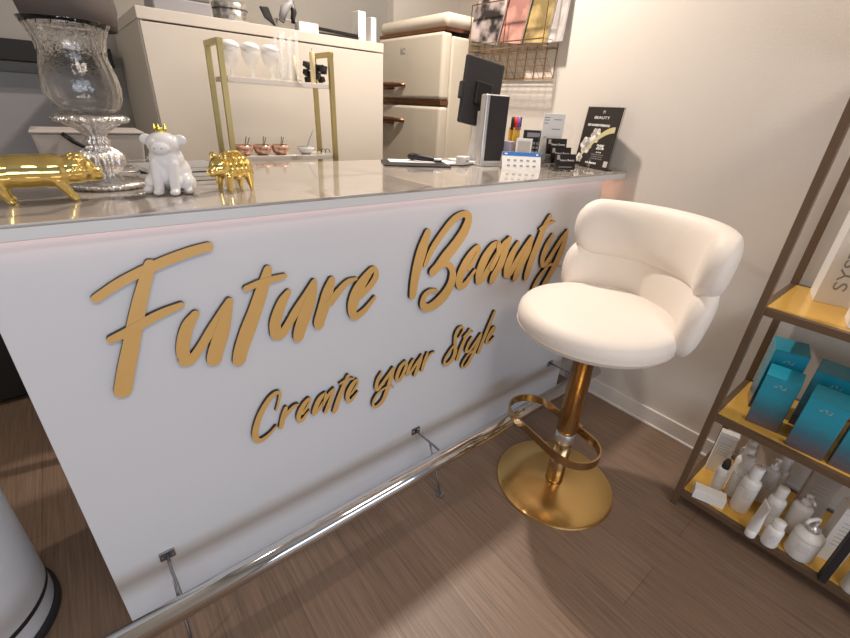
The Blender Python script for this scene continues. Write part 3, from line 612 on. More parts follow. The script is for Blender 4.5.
# things on top of the cabinet
t=thing('storage_case','long grey case lying at the left end of the cabinet top','case',(.615,1.14,CT))
MB().box((0,0,.022),(.19,.16,.044)).build('body',M['grey'],t,bevel=.006)
MB().box((0,0,.052),(.185,.155,.016)).build('lid',M['midgrey'],t,bevel=.004)
t=thing('decorative_tin','round embossed grey tin on the cabinet top','tin',(.800,1.14,CT))
MB().lathe([(0,0),(.060,0),(.063,.004),(.063,.048)],seg=40).build('body',M['tin'],t,smooth=True)
MB().lathe([(.065,.046),(.066,.062),(.060,.068),(0,.070)],seg=40,cap=False).build('lid',M['tin'],t,smooth=True)
t=thing('brush_holder','small clear holder with black and white styling tools on the cabinet top','holder',(1.005,1.10,CT))
MB().box((0,0,.020),(.09,.06,.040)).build('holder_body',M['acrylic'],t,bevel=.003)
MB().hexa([(-.085,-.01,.035),(-.045,-.01,.012),(-.045,.01,.012),(-.085,.01,.035),(-.102,-.01,.070),(-.070,-.01,.072),(-.070,.01,.072),(-.102,.01,.070)]).build('black_paddle',M['blackm'],t,bevel=.003)
MB().tube([(-.02,0,.03),(.0,0,.075),(.030,0,.098),(.045,0,.07)],[.012,.017,.014,.008],12).build('tool_handle',M['grey'],t,smooth=True)
MB().tube([(.028,0,.03),(.04,0,.07),(.032,0,.105)],[.008,.012,.008],10).build('tool_handle',M['blackm'],t,smooth=True)
t=thing('product_box','small white box lying on the cabinet top next to the hair iron','box',(1.085,1.075,CT))
MB().box((0,0,.018),(.085,.05,.036)).build('body',M['paper'],t,bevel=.001)
t=thing('hair_iron','black hair straightener lying along the front of the cabinet top','hair iron',(1.23,1.075,CT))
MB().box((0,0,.006),(.20,.028,.012)).build('lower_arm',M['black'],t,bevel=.003)
MB().box((0,0,.021),(.20,.028,.012),ry=.03).build('upper_arm',M['black'],t,bevel=.003)
MB().ball((.105,0,.014),(.012,.013,.013)).build('hinge',M['silver'],t,smooth=True)
for x,w,h,l in ((1.350,.040,.115,'taller white box upright at the right end of the cabinet top'),(1.412,.028,.100,'narrow white box upright beside the taller box, nearest the fridge')):
    t=thing('upright_box',l,'box',(x,1.09,CT),0,'upright white boxes on the cabinet')
    MB().box((0,0,h/2),(w,.05,h)).build('body',M['white'],t,bevel=.003)
    MB().box((0,-.0252,h*.80),(w*.7,.0006,.001)).build('print',M['grey'],t)

# ------------------------------------------------------------------ gold rack
RXL,RXR,RYN,RYF,RT=.622,1.005,.72,.86,1.372
rk=thing('gold_rack','gold framed rack with two marble shelves in front of the cream cabinet','rack',((RXL+RXR)/2,(RYN+RYF)/2,0))
rx,ry=(RXL+RXR)/2,(RYN+RYF)/2
for sx,x in ((-1,RXL),(1,RXR)):
    for y in (RYN,RYF):
        xt=x-rx-sx*.0; xb=x-rx+sx*.02
        w=.008
        mb=MB().hexa([(xb-w,y-ry-.008,0),(xb+w,y-ry-.008,0),(xb+w,y-ry+.008,0),(xb-w,y-ry+.008,0),(xt-w,y-ry-.008,RT),(xt+w,y-ry-.008,RT),(xt+w,y-ry+.008,RT),(xt-w,y-ry+.008,RT)])
        mb.build('leg',M['goldframe'],rk)
    MB().box((x-rx,0,RT+.008),(.018,RYF-RYN+.018,.016)).build('top_rail',M['goldframe'],rk,bevel=.001)
mb=MB().box((0,0,1.276),(RXR-RXL-.022,RYF-RYN+.006,.016)); mb.build('shelf',M['marble'],rk,bevel=.001)
mb=MB().box((0,0,1.030),(RXR-RXL-.016,RYF-RYN+.006,.016)); mb.build('shelf',M['marble'],rk,bevel=.001)
mb=MB().box((0,0,.30),(RXR-RXL-.01,RYF-RYN+.006,.016)); mb.build('shelf',M['marble'],rk,bevel=.001)
S1,S2=1.284,1.038
# goblets
def goblet(parent):
    MB().lathe([(0,0),(.024,0),(.025,.002),(.006,.006),(.0055,.028),(.010,.036),(.018,.048),(.023,.066),(.0235,.083),(.0225,.083),(.021,.066),(.016,.050),(.008,.040),(0,.038)],seg=28,cap=False).build('glass_body',M['thin'],parent,smooth=True)
    MB().ball((0,0,.090),(.0235,.0235,.016)).build('white_filling',M['paper'],parent,smooth=True)
g=None
for i,(x,lab) in enumerate(((.668,'leftmost glass goblet with white filling on the upper rack shelf'),(.735,'middle glass goblet of the three on the upper rack shelf'),(.802,'glass goblet beside the clear tube holder on the rack'))):
    if g is None:
        g=thing('glass_goblet',lab,'glass',(x,.775,S1),0,'glass goblets on the rack'); goblet(g); g.scale=(1.3,1.3,1.02)
    else:
        c=copytree(g); c.location=(x,.775,S1); c['label']=lab
t=thing('tube_holder','cluster of clear test tubes in a clear holder on the rack','tube holder',(.868,.785,S1))
MB().box((0,0,.004),(.085,.035,.006)).build('holder_base',M['acrylic'],t)
for k in range(6):
    MB().lathe([(0,.008),(.006,.010),(.0065,.016),(.0065,.135+.01*(k%3)),(.0058,.135+.01*(k%3)),(.0058,.016),(0,.012)],(-.035+.014*k,.006*(-1)**k,0),14,cap=False).build('clear_tube',M['thin'],t,smooth=True)
t=thing('candle','tall slim cream candle standing on the upper rack shelf','candle',(.950,.755,S1))
MB().lathe([(0,0),(.0095,0),(.0095,.098),(.007,.102),(0,.102)],seg=24,cap=False).build('wax',M['candle'],t,smooth=True)
MB().tube([(0,0,.100),(.001,0,.112)],.0009,6).build('wick',M['black'],t)
t=thing('candle','slim cream candle behind the first one on the rack','candle',(.905,.815,S1))
MB().lathe([(0,0),(.008,0),(.008,.085),(0,.088)],seg=20,cap=False).build('wax',M['candle'],t,smooth=True)
t=thing('black_rose_bunch','cluster of black artificial flowers at the right end of the rack shelf','flowers',(.985,.80,S1))
mb=MB()
rr=random.Random(3)
for k in range(16):
    mb.box((rr.uniform(-.035,.032),rr.uniform(-.02,.02),.012+rr.uniform(0,.052)),(.022,.022,.018),rz=rr.uniform(0,3),rx=rr.uniform(-.6,.6))
mb.build('petals',M['blackm'],t,bevel=.003)
# bowls with sticks
def bowl(parent,m):
    MB().lathe([(0,0),(.016,0),(.024,.007),(.029,.020),(.028,.030),(.026,.030),(.027,.020),(.022,.010),(0,.006)],seg=28,cap=False).build('bowl',m,parent,smooth=True)
    MB().tube([(.0,0,.010),(.014,.004,.055)],.0012,6).build('stick',M['dark'],parent)
    MB().tube([(.006,.004,.010),(.024,.006,.052)],.0012,6).build('stick',M['dark'],parent)
g=None
for x,lab in ((.668,'leftmost small copper glass bowl with sticks on the lower rack shelf'),(.735,'middle copper glass bowl with sticks on the lower rack shelf'),(.803,'copper glass bowl nearest the white bowl on the lower rack shelf')):
    if g is None:
        g=thing('copper_bowl',lab,'bowl',(x,.765,S2),0,'copper bowls on the lower rack shelf'); bowl(g,M['wax_rose']); g.scale=(1.12,1.12,1.12)
    else:
        c=copytree(g); c.location=(x,.765,S2); c.rotation_euler=(0,0,.4); c['label']=lab
t=thing('mixing_bowl','white bowl with a pale spoon standing in it on the lower rack shelf','bowl',(.905,.765,S2))
MB().lathe([(0,0),(.015,0),(.028,.010),(.034,.026),(.032,.026),(.026,.012),(0,.005)],seg=28,cap=False).build('bowl',M['ceramic'],t,smooth=True)
MB().tube([(0,0,.012),(.02,.006,.05),(.040,.01,.085)],[.003,.002,.002],8).build('spoon',M['tub'],t,smooth=True)
t=thing('hair_clips','black wire hair clips lying beside the white bowl','hair clips',(.970,.765,S2))
for k in range(3):
    MB().tube([(-.02+.018*k,0,.003),(-.012+.018*k,0,.018),(.0+.018*k,0,.014),(.004+.018*k,.004,.003)],.0014,6).build('clip',M['black'],t)

# ------------------------------------------------------------------ silver and glass hurricane vase
VX,VY=.218,.262
t=thing('hurricane_vase','large cut crystal hurricane vase on embossed silver pedestal','vase',(VX,VY,TZ))
MB().lathe([(0,0),(.066,0),(.070,.003),(.071,.008),(.068,.012),(.050,.016),(.028,.020),(.022,.024)],seg=72,ripple=(.05,40)).build('pedestal_foot',M['mercury'],t,smooth=True)
MB().lathe([(.021,.022),(.017,.026),(.030,.034),(.039,.045),(.041,.056),(.037,.068),(.026,.078),(.020,.082),(.020,.087),(.024,.091),(.020,.096),(.017,.100),(.019,.106),(.030,.116),(.044,.124),(.050,.130)],seg=72,ripple=(.09,16)).build('pedestal_stem',M['mercury'],t,smooth=True)
mbc=MB().lathe([(.040,.126),(.060,.129),(.064,.134),(.062,.140),(.050,.144),(.03,.145)],seg=72,ripple=(.05,48))
for k in range(44): mbc.ball((.0635*math.cos(2*PI*k/44),.0635*math.sin(2*PI*k/44),.135),.0036,8)
mbf=MB()
for k in range(56): mbf.ball((.0690*math.cos(2*PI*k/56),.0690*math.sin(2*PI*k/56),.0075),.0036,8)
mbf.build('beaded_foot_rim',M['mercury'],t,smooth=True)
mbc.build('pedestal_collar',M['mercury'],t,smooth=True)
prof=[(.0,.146),(.042,.147),(.055,.155),(.063,.172),(.0655,.192),(.063,.212),(.058,.230),(.0545,.245),(.0545,.258),(.0580,.275),(.064,.290),(.071,.301)]
inner=[(r-.0022,z+.001) for r,z in prof[1:]]; inner=[(0,.149)]+inner
MB().lathe(prof+list(reversed(inner)),seg=96,ripple=(.006,24),cap=False).build('crystal_bowl',M['glass'],t,smooth=True)
mb=MB()
for s_ in (1,-1):
    for k in range(18):
        pts=[]
        for i in range(7):
            u=i/6; z=.250+.045*u; a=2*PI*k/18+s_*u*.55
            # radius by interpolation
            for (r0,z0),(r1,z1) in zip(prof,prof[1:]):
                if z0<=z<=z1: r=r0+(r1-r0)*(z-z0)/(z1-z0)
            pts.append((( r+.0006)*math.cos(a),(r+.0006)*math.sin(a),z))
        mb.tube(pts,.0008,5)
mb.build('diamond_cut_pattern',M['glass'],t,smooth=True)

# ------------------------------------------------------------------ figurines
def capsule(mb,a,b,r0,r1,n=10):
    a=Vector(a);b=Vector(b)
    for i in range(n+1):
        u=i/n; mb.ball(a.lerp(b,u),r0+(r1-r0)*u,10)
# long gold pig, head to +x
t=thing('pig_figurine','long shiny gold pig figurine at the left end of the counter','figurine',(.118,.135,TZ),-.02,'gold pig figurines')
mb=MB()
mb.ball((-.022,0,.054),(.070,.029,.029),24); mb.ball((-.060,0,.053),(.040,.030,.0295)); mb.ball((.012,0,.054),(.044,.030,.0295)); mb.ball((.048,0,.056),(.032,.026,.026))
capsule(mb,(.055,0,.055),(.074,0,.047),.0225,.0150,8); mb.ball((.083,0,.046),(.006,.0130,.0130))
for y in (-1,1):
    capsule(mb,(.018,.015*y,.040),(.034,.016*y,.006),.0115,.0055); mb.ball((.036,.016*y,.0045),(.007,.0055,.0045))
    capsule(mb,(-.066,.015*y,.042),(-.055,.017*y,.006),.0135,.0055); mb.ball((-.053,.017*y,.0045),(.007,.0055,.0045))
    mb.ball((.056,.014*y,.075),(.008,.004,.010))
mb.tube([(-.096,0,.060),(-.106,0,.064),(-.104,.006,.056)],.0028,8)
mb.build('body',M['goldpig'],t,remesh=.0022,sm=3)
mb=MB(); rr=random.Random(2)
for k in range(34):
    a=rr.uniform(-.2,PI+.2); x=rr.uniform(.040,.062)
    mb.ball((x,.025*math.cos(a),.056+.025*math.sin(a)),(.0036,.003,.003),8)
mb.build('curly_mane',M['goldpig'],t,smooth=True)
# second gold pig facing the camera side
t=thing('pig_figurine','small striped gold pig figurine right of the white ceramic animal','figurine',(.440,.120,TZ),math.radians(205),'gold pig figurines')
mb=MB()
mb.ball((-.006,0,.050),(.045,.027,.027),24); mb.ball((-.024,0,.049),(.027,.026,.0265)); mb.ball((.030,0,.054),(.022,.021,.021))
capsule(mb,(.034,0,.052),(.052,0,.046),.016,.011,6); mb.ball((.056,0,.0455),(.005,.0105,.0105))
for y in (-1,1):
    capsule(mb,(.022,.015*y,.036),(.024,.016*y,.006),.0100,.0055); capsule(mb,(-.030,.016*y,.038),(-.034,.017*y,.006),.0120,.0055)
    mb.ball((.024,.016*y,.004),(.006,.0055,.004)); mb.ball((-.034,.017*y,.004),(.006,.0055,.004))
    mb.ball((.030,.017*y,.074),(.006,.009,.010))
mb.build('body',M['goldpig'],t,remesh=.0020,sm=2)
mb=MB()
for x in (-.030,-.018,-.006,.006,.017):
    k=math.sqrt(max(.1,1-((x+.006)/.045)**2)); r=.0275*k
    mb.tube([(x,r*math.cos(a),.050+r*math.sin(a)) for a in [math.radians(q) for q in range(-20,201,15)]],.0022,8)
mb.build('raised_stripes',M['goldpig'],t,smooth=True)
MB().tube([(-.045,0,.068),(-.02,0,.082),(.01,0,.083),(.03,0,.076)],.0024,8).build('back_ridge',M['goldpig'],t,smooth=True)
# white sitting animal with crown
t=thing('animal_figurine','white ceramic sitting animal figurine with a small gold crown','figurine',(.322,.150,TZ),math.radians(-115)); t.scale=(1.08,1.08,.98)
mb=MB()
mb.ball((-.010,0,.040),(.038,.037,.041),24); mb.ball((.0,0,.066),(.030,.031,.034),24); mb.ball((.004,0,.098),(.028,.028,.025),24)
mb.ball((.026,0,.092),(.014,.017,.013))
for y in (-1,1):
    mb.ball((-.002,.029*y,.106),(.007,.012,.012)); capsule(mb,(.020,.014*y,.060),(.034,.014*y,.009),.0115,.0095,8); mb.ball((.040,.014*y,.007),(.012,.0095,.007))
    mb.ball((.004,.031*y,.020),(.026,.014,.020)); mb.ball((.020,.036*y,.008),(.014,.010,.008))
mb.build('body',M['ceramic'],t,remesh=.0022,sm=4)
mb=MB(); mb.lathe([(.0085,.121),(.0095,.124),(.010,.129)],seg=20,cap=False)
for k in range(5):
    a=2*PI*k/5; mb.lathe([(.003,0),(.0004,.009)],(.0095*math.cos(a),.0095*math.sin(a),.128),8)
mb.lathe([(.0090,.119),(.0090,.130)],seg=20)
mb.build('crown',M['wax_green'],t)
for y in (-1,1): pass
mb=MB().ball((.0385,.006,.093),.0016).ball((.0385,-.006,.093),.0016); mb.build('nostrils',M['textgrey'],t)

# ------------------------------------------------------------------ magazines & wire stand behind the figurines
for k,(m,l,r) in enumerate(((M['paper'],'bottom pale brochure of the pile behind the figurines',.05),(M['dark'],'black brochure in the pile behind the figurines',-.08),(M['grey'],'grey brochure on top of the pile behind the figurines',.12))):
    t=thing('brochure',l,'brochure',(.375,.345,TZ+.0002+.0105*k),r,'brochures piled behind the figurines')
    MB().box((0,0,.005),(.17,.13,.0085)).build('pages',M['paper'],t)
    MB().box((0,0,.0096),(.172,.132,.0007)).build('cover',m,t)
t=thing('wire_stand','low silver wire stand behind the crystal vase','wire stand',(.262,.43,TZ))
for k in range(4): MB().tube([(-.06,-.04+.026*k,.012+.006*k),(.07,-.045+.026*k,.012+.006*k)],.002,8).build('wire',M['chrome'],t)
for x in (-.055,.065): MB().tube([(x,-.05,.002),(x,.05,.002),(x,.05,.035),(x,-.05,.010),(x,-.05,.002)],.002,8).build('side_frame',M['chrome'],t)

# ------------------------------------------------------------------ electronics
t=thing('tablet_display','black tablet terminal seen from behind on a pale stand','tablet',(1.478,.400,TZ),math.radians(-14))
R=Matrix.Translation((0,0,.250))@Matrix.Rotation(math.radians(9),4,'Y')@Matrix.Rotation(math.radians(-8),4,'X')
def rbox(mb,c,d): 
    x,y,z=[q/2 for q in d]; mb.hexa([R@(Vector(c)+Vector(p)) for p in ((-x,-y,-z),(x,-y,-z),(x,y,-z),(-x,y,-z),(-x,-y,z),(x,-y,z),(x,y,z),(-x,y,z))]); return mb
rbox(MB(),(0,0,0),(.172,.020,.236)).build('housing',M['blackm'],t,bevel=.008)
rbox(MB(),(-.089,0,-.005),(.012,.026,.060)).build('hand_grip',M['blackm'],t,bevel=.004)
rbox(MB(),(0,-.016,-.005),(.07,.016,.08)).build('rear_mount',M['black'],t,bevel=.004)
rbox(MB(),(0,.0105,0),(.158,.001,.22)).build('screen',M['black'],t)
MB().hexa([(-.030,-.030,.006),(.030,-.030,.006),(.030,.020,.006),(-.030,.020,.006),(-.018,-.025,.190),(.018,-.025,.190),(.018,-.008,.190),(-.018,-.008,.190)]).build('stand_neck',M['white'],t,bevel=.003)
MB().box((-.02,0,.004),(.15,.11,.008)).build('stand_foot',M['white'],t,bevel=.003)
t=thing('card_terminal','upright silver framed device with black front panel on the counter','device',(1.455,.300,TZ),math.radians(-10))
MB().box((0,0,.123),(.105,.036,.246)).build('shell',M['silver'],t,bevel=.006)
MB().box((.008,-.0185,.130),(.088,.002,.224)).build('front_panel',M['blackm'],t,bevel=.0008)
MB().box((0,-.004,.003),(.125,.065,.006)).build('foot',M['silver'],t,bevel=.002)
t=thing('charger_plug','small white plug adapter beside the silver device','adapter',(1.345,.330,TZ),.1)
MB().box((0,0,.016),(.042,.036,.032)).build('body',M['white'],t,bevel=.003)
MB().box((.004,-.0182,.016),(.010,.001,.004)).build('usb_port',M['black'],t)
t=thing('black_folder','flat black folder with loose sheets lying on the counter','folder',(1.165,.395,TZ),math.radians(-28))
MB().box((0,0,.003),(.24,.15,.006)).build('cover',M['blackm'],t,bevel=.001)
MB().box((-.01,.035,.0075),(.17,.09,.002)).build('sheets',M['paper'],t)
t=thing('hand_scanner','small black handheld scanner lying on the black folder','scanner',(1.205,.385,TZ+.0092),math.radians(-30))
MB().tube([(-.045,.03,.015),(-.02,.012,.014),(.03,-.005,.010),(.06,-.012,.007)],[.012,.012,.008,.006],12).build('handle',M['blackm'],t,smooth=True)
MB().ball((-.045,.032,.014),(.020,.016,.013)).build('scanner_head',M['black'],t,smooth=True)
MB().box((.045,-.012,.011),(.03,.012,.008)).build('button_bar',M['silver'],t,bevel=.002)
t=thing('paper_sheet','pale paper sheet under the white plug adapter','paper',(1.305,.415,TZ+.0002),.2)
MB().box((0,0,.0008),(.15,.10,.0012)).build('sheet',M['paper'],t)
t=thing('black_cable','short black cable lying between scanner and adapter','cable',(1.33,.30,TZ))
MB().tube([(-.06,.02,.003),(-.02,-.005,.003),(.02,.0,.003),(.07,.03,.003)],.0025,8).build('cable_run',M['black'],t,smooth=True)

# pencil cup
t=thing('pencil_cup','lilac cup holding yellow pencils and coloured pens','pencil cup',(1.560,.290,TZ),.2)
MB().box((-.025,0,.045),(.035,.05,.09)).build('lilac_holder',M['lilac'],t,bevel=.003)
MB().box((.018,.0,.040),(.046,.042,.08)).build('cup',M['acrylic'],t,bevel=.002)
rr=random.Random(9)
for k in range(10):
    x=-.004+.0105*(k%5); y=-.010 if k<5 else .006
    MB().tube([(x,y,.004),(x+rr.uniform(-.003,.003),y,.135+rr.uniform(0,.01))],.0046,6).build('pencil',M['yellow'],t)
for x,m,y in ((-.010,M['black'],-.004),(.004,M['red'],-.012),(.014,M['red'],.002),(.026,M['purple'],-.012),(.036,M['purple'],.0),(.046,M['dark'],-.006)):
    MB().tube([(x,y,.130),(x,y,.176)],.0062,10).build('pen_cap',m,t,smooth=True)
t=thing('calculator','black calculator standing upright behind the white card','calculator',(1.640,.250,TZ),math.radians(-22))
MB().box((0,0,.066),(.075,.014,.132)).build('body',M['blackm'],t,bevel=.002)
mb=MB()
for i in range(4):
    for j in range(5): mb.box((-.024+.016*i,-.0075,.020+.016*j),(.010,.002,.009))
mb.build('keys',M['grey'],t)
MB().box((0,-.0075,.115),(.055,.001,.016)).build('display',M['grey'],t)
t=thing('payment_card','blank white card frame standing behind the blue striped tent card','card',(1.553,.215,TZ),math.radians(-32))
MB().box((0,0,.052),(.064,.003,.104)).build('card',M['paper'],t,bevel=.0008)
MB().box((0,-.0018,.060),(.050,.0006,.068)).build('printed_panel',M['tub'],t)
t=thing('tent_card','white tent card with blue stripe and payment icons at counter edge','tent card',(1.478,.160,TZ),math.radians(-37))
w=.072
MB().hexa([(-w,-.028,0),(w,-.028,0),(w,-.026,0),(-w,-.026,0),(-w,-.001,.062),(w,-.001,.062),(w,.001,.062),(-w,.001,.062)]).build('front_sheet',M['paper'],t)
MB().hexa([(-w,.026,0),(w,.026,0),(w,.028,0),(-w,.028,0),(-w,-.001,.062),(w,-.001,.062),(w,.001,.062),(-w,.001,.062)]).build('rear_sheet',M['paper'],t)
sl=.435
RT_=lambda u,v,o=.0006: Vector((u,-.028+v*.4355-o*.9,v+ -o*.4+.0002))
mb=MB(); a=[RT_(-w,.048,.0003),RT_(w,.048,.0003),RT_(w,.0615,.0003),RT_(-w,.0615,.0003)]
mb.hexa([a[0],a[1],a[1]+Vector((0,.0004,0)),a[0]+Vector((0,.0004,0)),a[3],a[2],a[2]+Vector((0,.0004,0)),a[3]+Vector((0,.0004,0))]); mb.build('blue_stripe',M['blue'],t)
mb=MB()
for i in range(5):
    for j in range(2): mb.box(RT_(-.048+.024*i,.034-.018*j,.0004),(.011,.0008,.006),rx=-.41)
mb.build('icons',M['textgrey'],t)
mb=MB(); mb.box(RT_(-.058,.0548,.0008),(.010,.0008,.005),rx=-.41); mb.box(RT_(.058,.0548,.0008),(.007,.0008,.006),rx=-.41); mb.build('stripe_marks',M['paper'],t)

# brochure holder + card dispensers
t=thing('leaflet_holder','clear holder with white price cards behind the black business cards','leaflet holder',(1.690,.195,TZ),math.radians(-38))
MB().box((0,.006,.085),(.092,.002,.17)).build('back_plate',M['acrylic'],t)
MB().box((0,-.014,.030),(.092,.002,.06)).box((0,-.004,.0015),(.092,.022,.003)).build('front_lip',M['acrylic'],t)
MB().box((0,.0,.100),(.084,.006,.190)).build('cards',M['paper'],t,bevel=.0008)
mb=MB()
for i,(z,u,ww) in enumerate(((.180,-.028,.022),(.171,-.028,.02),(.160,-.030,.016),(.174,.015,.030),(.140,.012,.034),(.110,-.026,.010),(.10,.010,.026))): mb.box((u,-.0034,z),(ww,.0006,.003))
mb.build('print',M['textgrey'],t)
holder_positions=((1.670,.150,.050,'rearmost black business card stack in the tiered clear holder'),(1.652,.112,.022,'middle black business card stack with white Future Beauty print'),(1.635,.074,.002,'front black business card stack nearest the counter edge'))
th=thing('card_holder','tiered clear acrylic business card holder on the counter','card holder',(1.654,.112,TZ),math.radians(-20))
for i,(x,y,z,_) in enumerate(holder_positions):
    v=Matrix.Rotation(math.radians(20),3,'Z')@Vector((x-1.654,y-.112,0))
    MB().box((v.x,v.y-.012,z/2+.010),(.100,.002,z+.016)).build('tier_lip',M['acrylic'],th)
    MB().box((v.x,v.y+.002,z/2+.0005),(.100,.030,max(.001,z-.001))).build('tier_base',M['acrylic'],th)
for i,(x,y,z,l) in enumerate(holder_positions):
    c=thing('business_card_stack',l,'business cards',(x,y,TZ+z+.0015),math.radians(-20),'black business card stacks')
    MB().box((0,0,.029),(.088,.008,.056),rx=-.12).build('cards',M['posterblack'],c)
    text('print','Future Beauty',.011,M['paper'],c,FRONT(.004,-.0052,.036,-.12))
    MB().box((-.036,-.0048,.046),(.012,.0006,.016),rx=-.12).build('white_corner',M['maggrey'],c)
    MB().box((.0,-.0068,.012),(.06,.0005,.0012),rx=-.12).build('small_print',M['paper'],c)
t=thing('acrylic_stand','tiny clear acrylic stand right of the black business cards','stand',(1.745,.035,TZ),.2)
MB().box((0,0,.002),(.022,.022,.004)).box((0,.006,.022),(.016,.003,.04)).build('body',M['acrylic'],t,bevel=.0006)
# zigzag heart-like wire outline of clear rear holder
t=thing('clear_display','clear wavy edged acrylic leaflet display against the wall','leaflet holder',(1.820,.245,TZ),math.radians(-60))
zz=[(-.03,0),(.045,0),(.045,.04),(.058,.07),(.045,.10),(.055,.13),(.04,.165),(-.03,.165)]
MB().prism(zz,-.001,.001,R=Matrix.Rotation(PI/2,3,'X')).build('plate',M['acrylic'],t)
MB().box((0,0,.0015),(.08,.03,.003)).build('foot',M['acrylic'],t)

# poster
PB0=Vector((1.893,.200,0)); PB1=Vector((1.833,.010,0)); pd=(PB1-PB0); pw=pd.length; ang=math.atan2(pd.y,pd.x)
t=thing('promotion_poster','black promotional leaflet with 20% offer in a clear stand against the wall','poster',((PB0.x+PB1.x)/2,(PB0.y+PB1.y)/2,TZ),ang)
LN=.085; H=.225
def PT(u,v,o=0): # u across, v up, tilted back
    return Vector((u, math.sin(LN)*v-math.cos(LN)*o, .004+math.cos(LN)*v+math.sin(LN)*o))
def pquad(mb,pts,o,th=.0005):
    a=[PT(u,v,o) for u,v in pts]; b=[PT(u,v,o-th) for u,v in pts]
    va=[mb.bm.verts.new(p) for p in a]; vb=[mb.bm.verts.new(p) for p in b]
    mb._f(va); mb._f(list(reversed(vb)))
    for i in range(len(va)): j=(i+1)%len(va); mb._f([va[j],va[i],vb[i],vb[j]])
hw=pw/2
mb=MB(); pquad(mb,[(-hw,0),(hw,0),(hw,H),(-hw,H)],0,.0012); mb.build('leaflet',M['posterblack'],t)
mb=MB(); pquad(mb,[(-hw-.004,-.002),(hw+.004,-.002),(hw+.004,H+.002),(-hw-.004,H+.002)],-.0014,.002)
mb.build('clear_back',M['acrylic'],t)
MB().hexa([(-hw,-.006,0),(hw,-.006,0),(hw,.026,0),(-hw,.026,0),(-hw,-.006,.003),(hw,-.006,.003),(hw,.026,.003),(-hw,.026,.003)]).build('clear_foot',M['acrylic'],t)
tm=lambda u,v: Matrix.Translation(PT(u,v,.0008))@Matrix.Rotation(PI/2-LN,4,'X')
text('headline','BEAUTY',.014,M['paper'],t,tm(-.005,.186),fit=.085)
text('headline','DIE HAARENTFERNUNG',.012,M['paper'],t,tm(-.012,.158),bold=True,fit=.125)
text('offer_text','20%',.026,M['paper'],t,tm(.030,.078),bold=True)
for u,v,w_,h_ in ((.030,.059,.030,.004),(.025,.050,.070,.0028),(.025,.042,.062,.0028),(.025,.034,.068,.0028),(0,.016,.065,.0065)):
    mb=MB(); k=int(w_/.009); rr=random.Random(int(v*1e4))
    for q in range(k):
        x0=u-w_/2+w_*q/k; x1=x0+w_/k*rr.uniform(.6,.88); pquad(mb,[(x0,v-h_/2),(x1,v-h_/2),(x1,v+h_/2),(x0,v+h_/2)],.0008,.0003)
    mb.build('small_print',M['paper'] if h_>.0035 else M['textgrey'],t)
text('emblem','M',.018,M['tub'],t,tm(.0,.206))
mb=MB(); 
top=[];bot=[]
for i in range(17):
    u=i/16; x=-.085+.170*u; c=.020+.125*(1-(1-u)**1.8)
    wd=.004+.018*math.sin(PI*min(1,u*.62)); top.append((x,c+wd*.5)); bot.append((x,c-wd*.5))
pquad(mb,bot+list(reversed(top)),.0009,.0005); mb.build('ribbon_print',M['swoosh'],t)
mb=MB()
for (cx_,cy_,r_) in ((-.055,.080,.032),(-.012,.120,.027),(-.078,.030,.018)):
    pquad(mb,[(cx_+r_*(1+.10*math.cos(6*a))*math.cos(a),cy_+r_*(1+.10*math.cos(6*a))*math.sin(a)) for a in [2*PI*k/36 for k in range(36)]],.0006,.0004)
mb.build('flower_print',M['flower'],t)
mb=MB()
for (cx_,cy_,r_) in ((-.050,.082,.013),(-.005,.118,.008),(-.080,.030,.006)):
    pquad(mb,[(cx_+r_*math.cos(a),cy_+r_*math.sin(a)) for a in [2*PI*k/24 for k in range(24)]],.0008,.0004)
mb.build('flower_centre_print',M['textgrey'],t)
mb=MB(); pquad(mb,[(.072,.008),(.094,.008),(.094,.030),(.072,.030)],.0006,.0004); mb.build('corner_print',M['tub'],t)

# ------------------------------------------------------------------ wire magazine rack on wall
t=thing('magazine_rack','brass wire magazine rack hung on the right wall above the counter','magazine rack',(WX,.625,1.36))
w0,w1=-.22,.22
def wire(mb,a,b,r=.0022): mb.tube([a,b],r,6)
mb=MB()
for z in (.005,.12,.24,.36): wire(mb,(-.006,w0,z),(-.006,w1,z))
for k in range(9): y=w0+(w1-w0)*k/8; wire(mb,(-.006,y,.005),(-.006,y,.36))
mb.build('back_grid',M['brass'],t)
mb=MB()
for z in (.12,.145,.30): wire(mb,(-.11,w0,z),(-.11,w1,z),.0026)
for k in range(3): y=w0+(w1-w0)*k/2; wire(mb,(-.11,y,.12),(-.11,y,.30),.0024)
mb.build('front_frame',M['brass'],t)
mb=MB()
for k in range(13): y=w0+(w1-w0)*k/12; wire(mb,(-.11,y,.12),(-.006,y,.01),.0014)
for k in range(6): u=k/5; wire(mb,(-.11+.104*u,w0,.12-.11*u),(-.11+.104*u,w1,.12-.11*u),.0014)
mb.build('bottom_grid',M['brass'],t)
for y in (w0,w1):
    MB().tube([(-.11,y,.30),(-.006,y,.34),(-.006,y,.145),(-.11,y,.145),(-.11,y,.12),(-.006,y,.12)],.0022,6).build('side_frame',M['brass'],t)
for i,(y,m,l,ln) in enumerate(((.135,M['magdark'],'magazine with black and white portrait cover, left in the wire rack',.16),(.015,M['pink'],'pink covered magazine in the middle of the wire rack',.10),(-.105,M['maggold'],'gold covered magazine in the right half of the wire rack',.05),(-.165,M['maggrey'],'pale magazine standing at the right end of the wire rack',-.02))):
    g=thing('magazine',l,'magazine',(WX-.072+.018*i if i<3 else WX-.028,.625+y,1.36+.152-.03*(i/6)),0,'magazines in the wire rack')
    MB().box((.0,0,.135),(.008,.19,.27),rx=ln,ry=.10).build('pages',M['paper'],g)
    MB().box((-.0048,0,.135),(.001,.192,.272),rx=ln,ry=.10).build('cover',m,g)

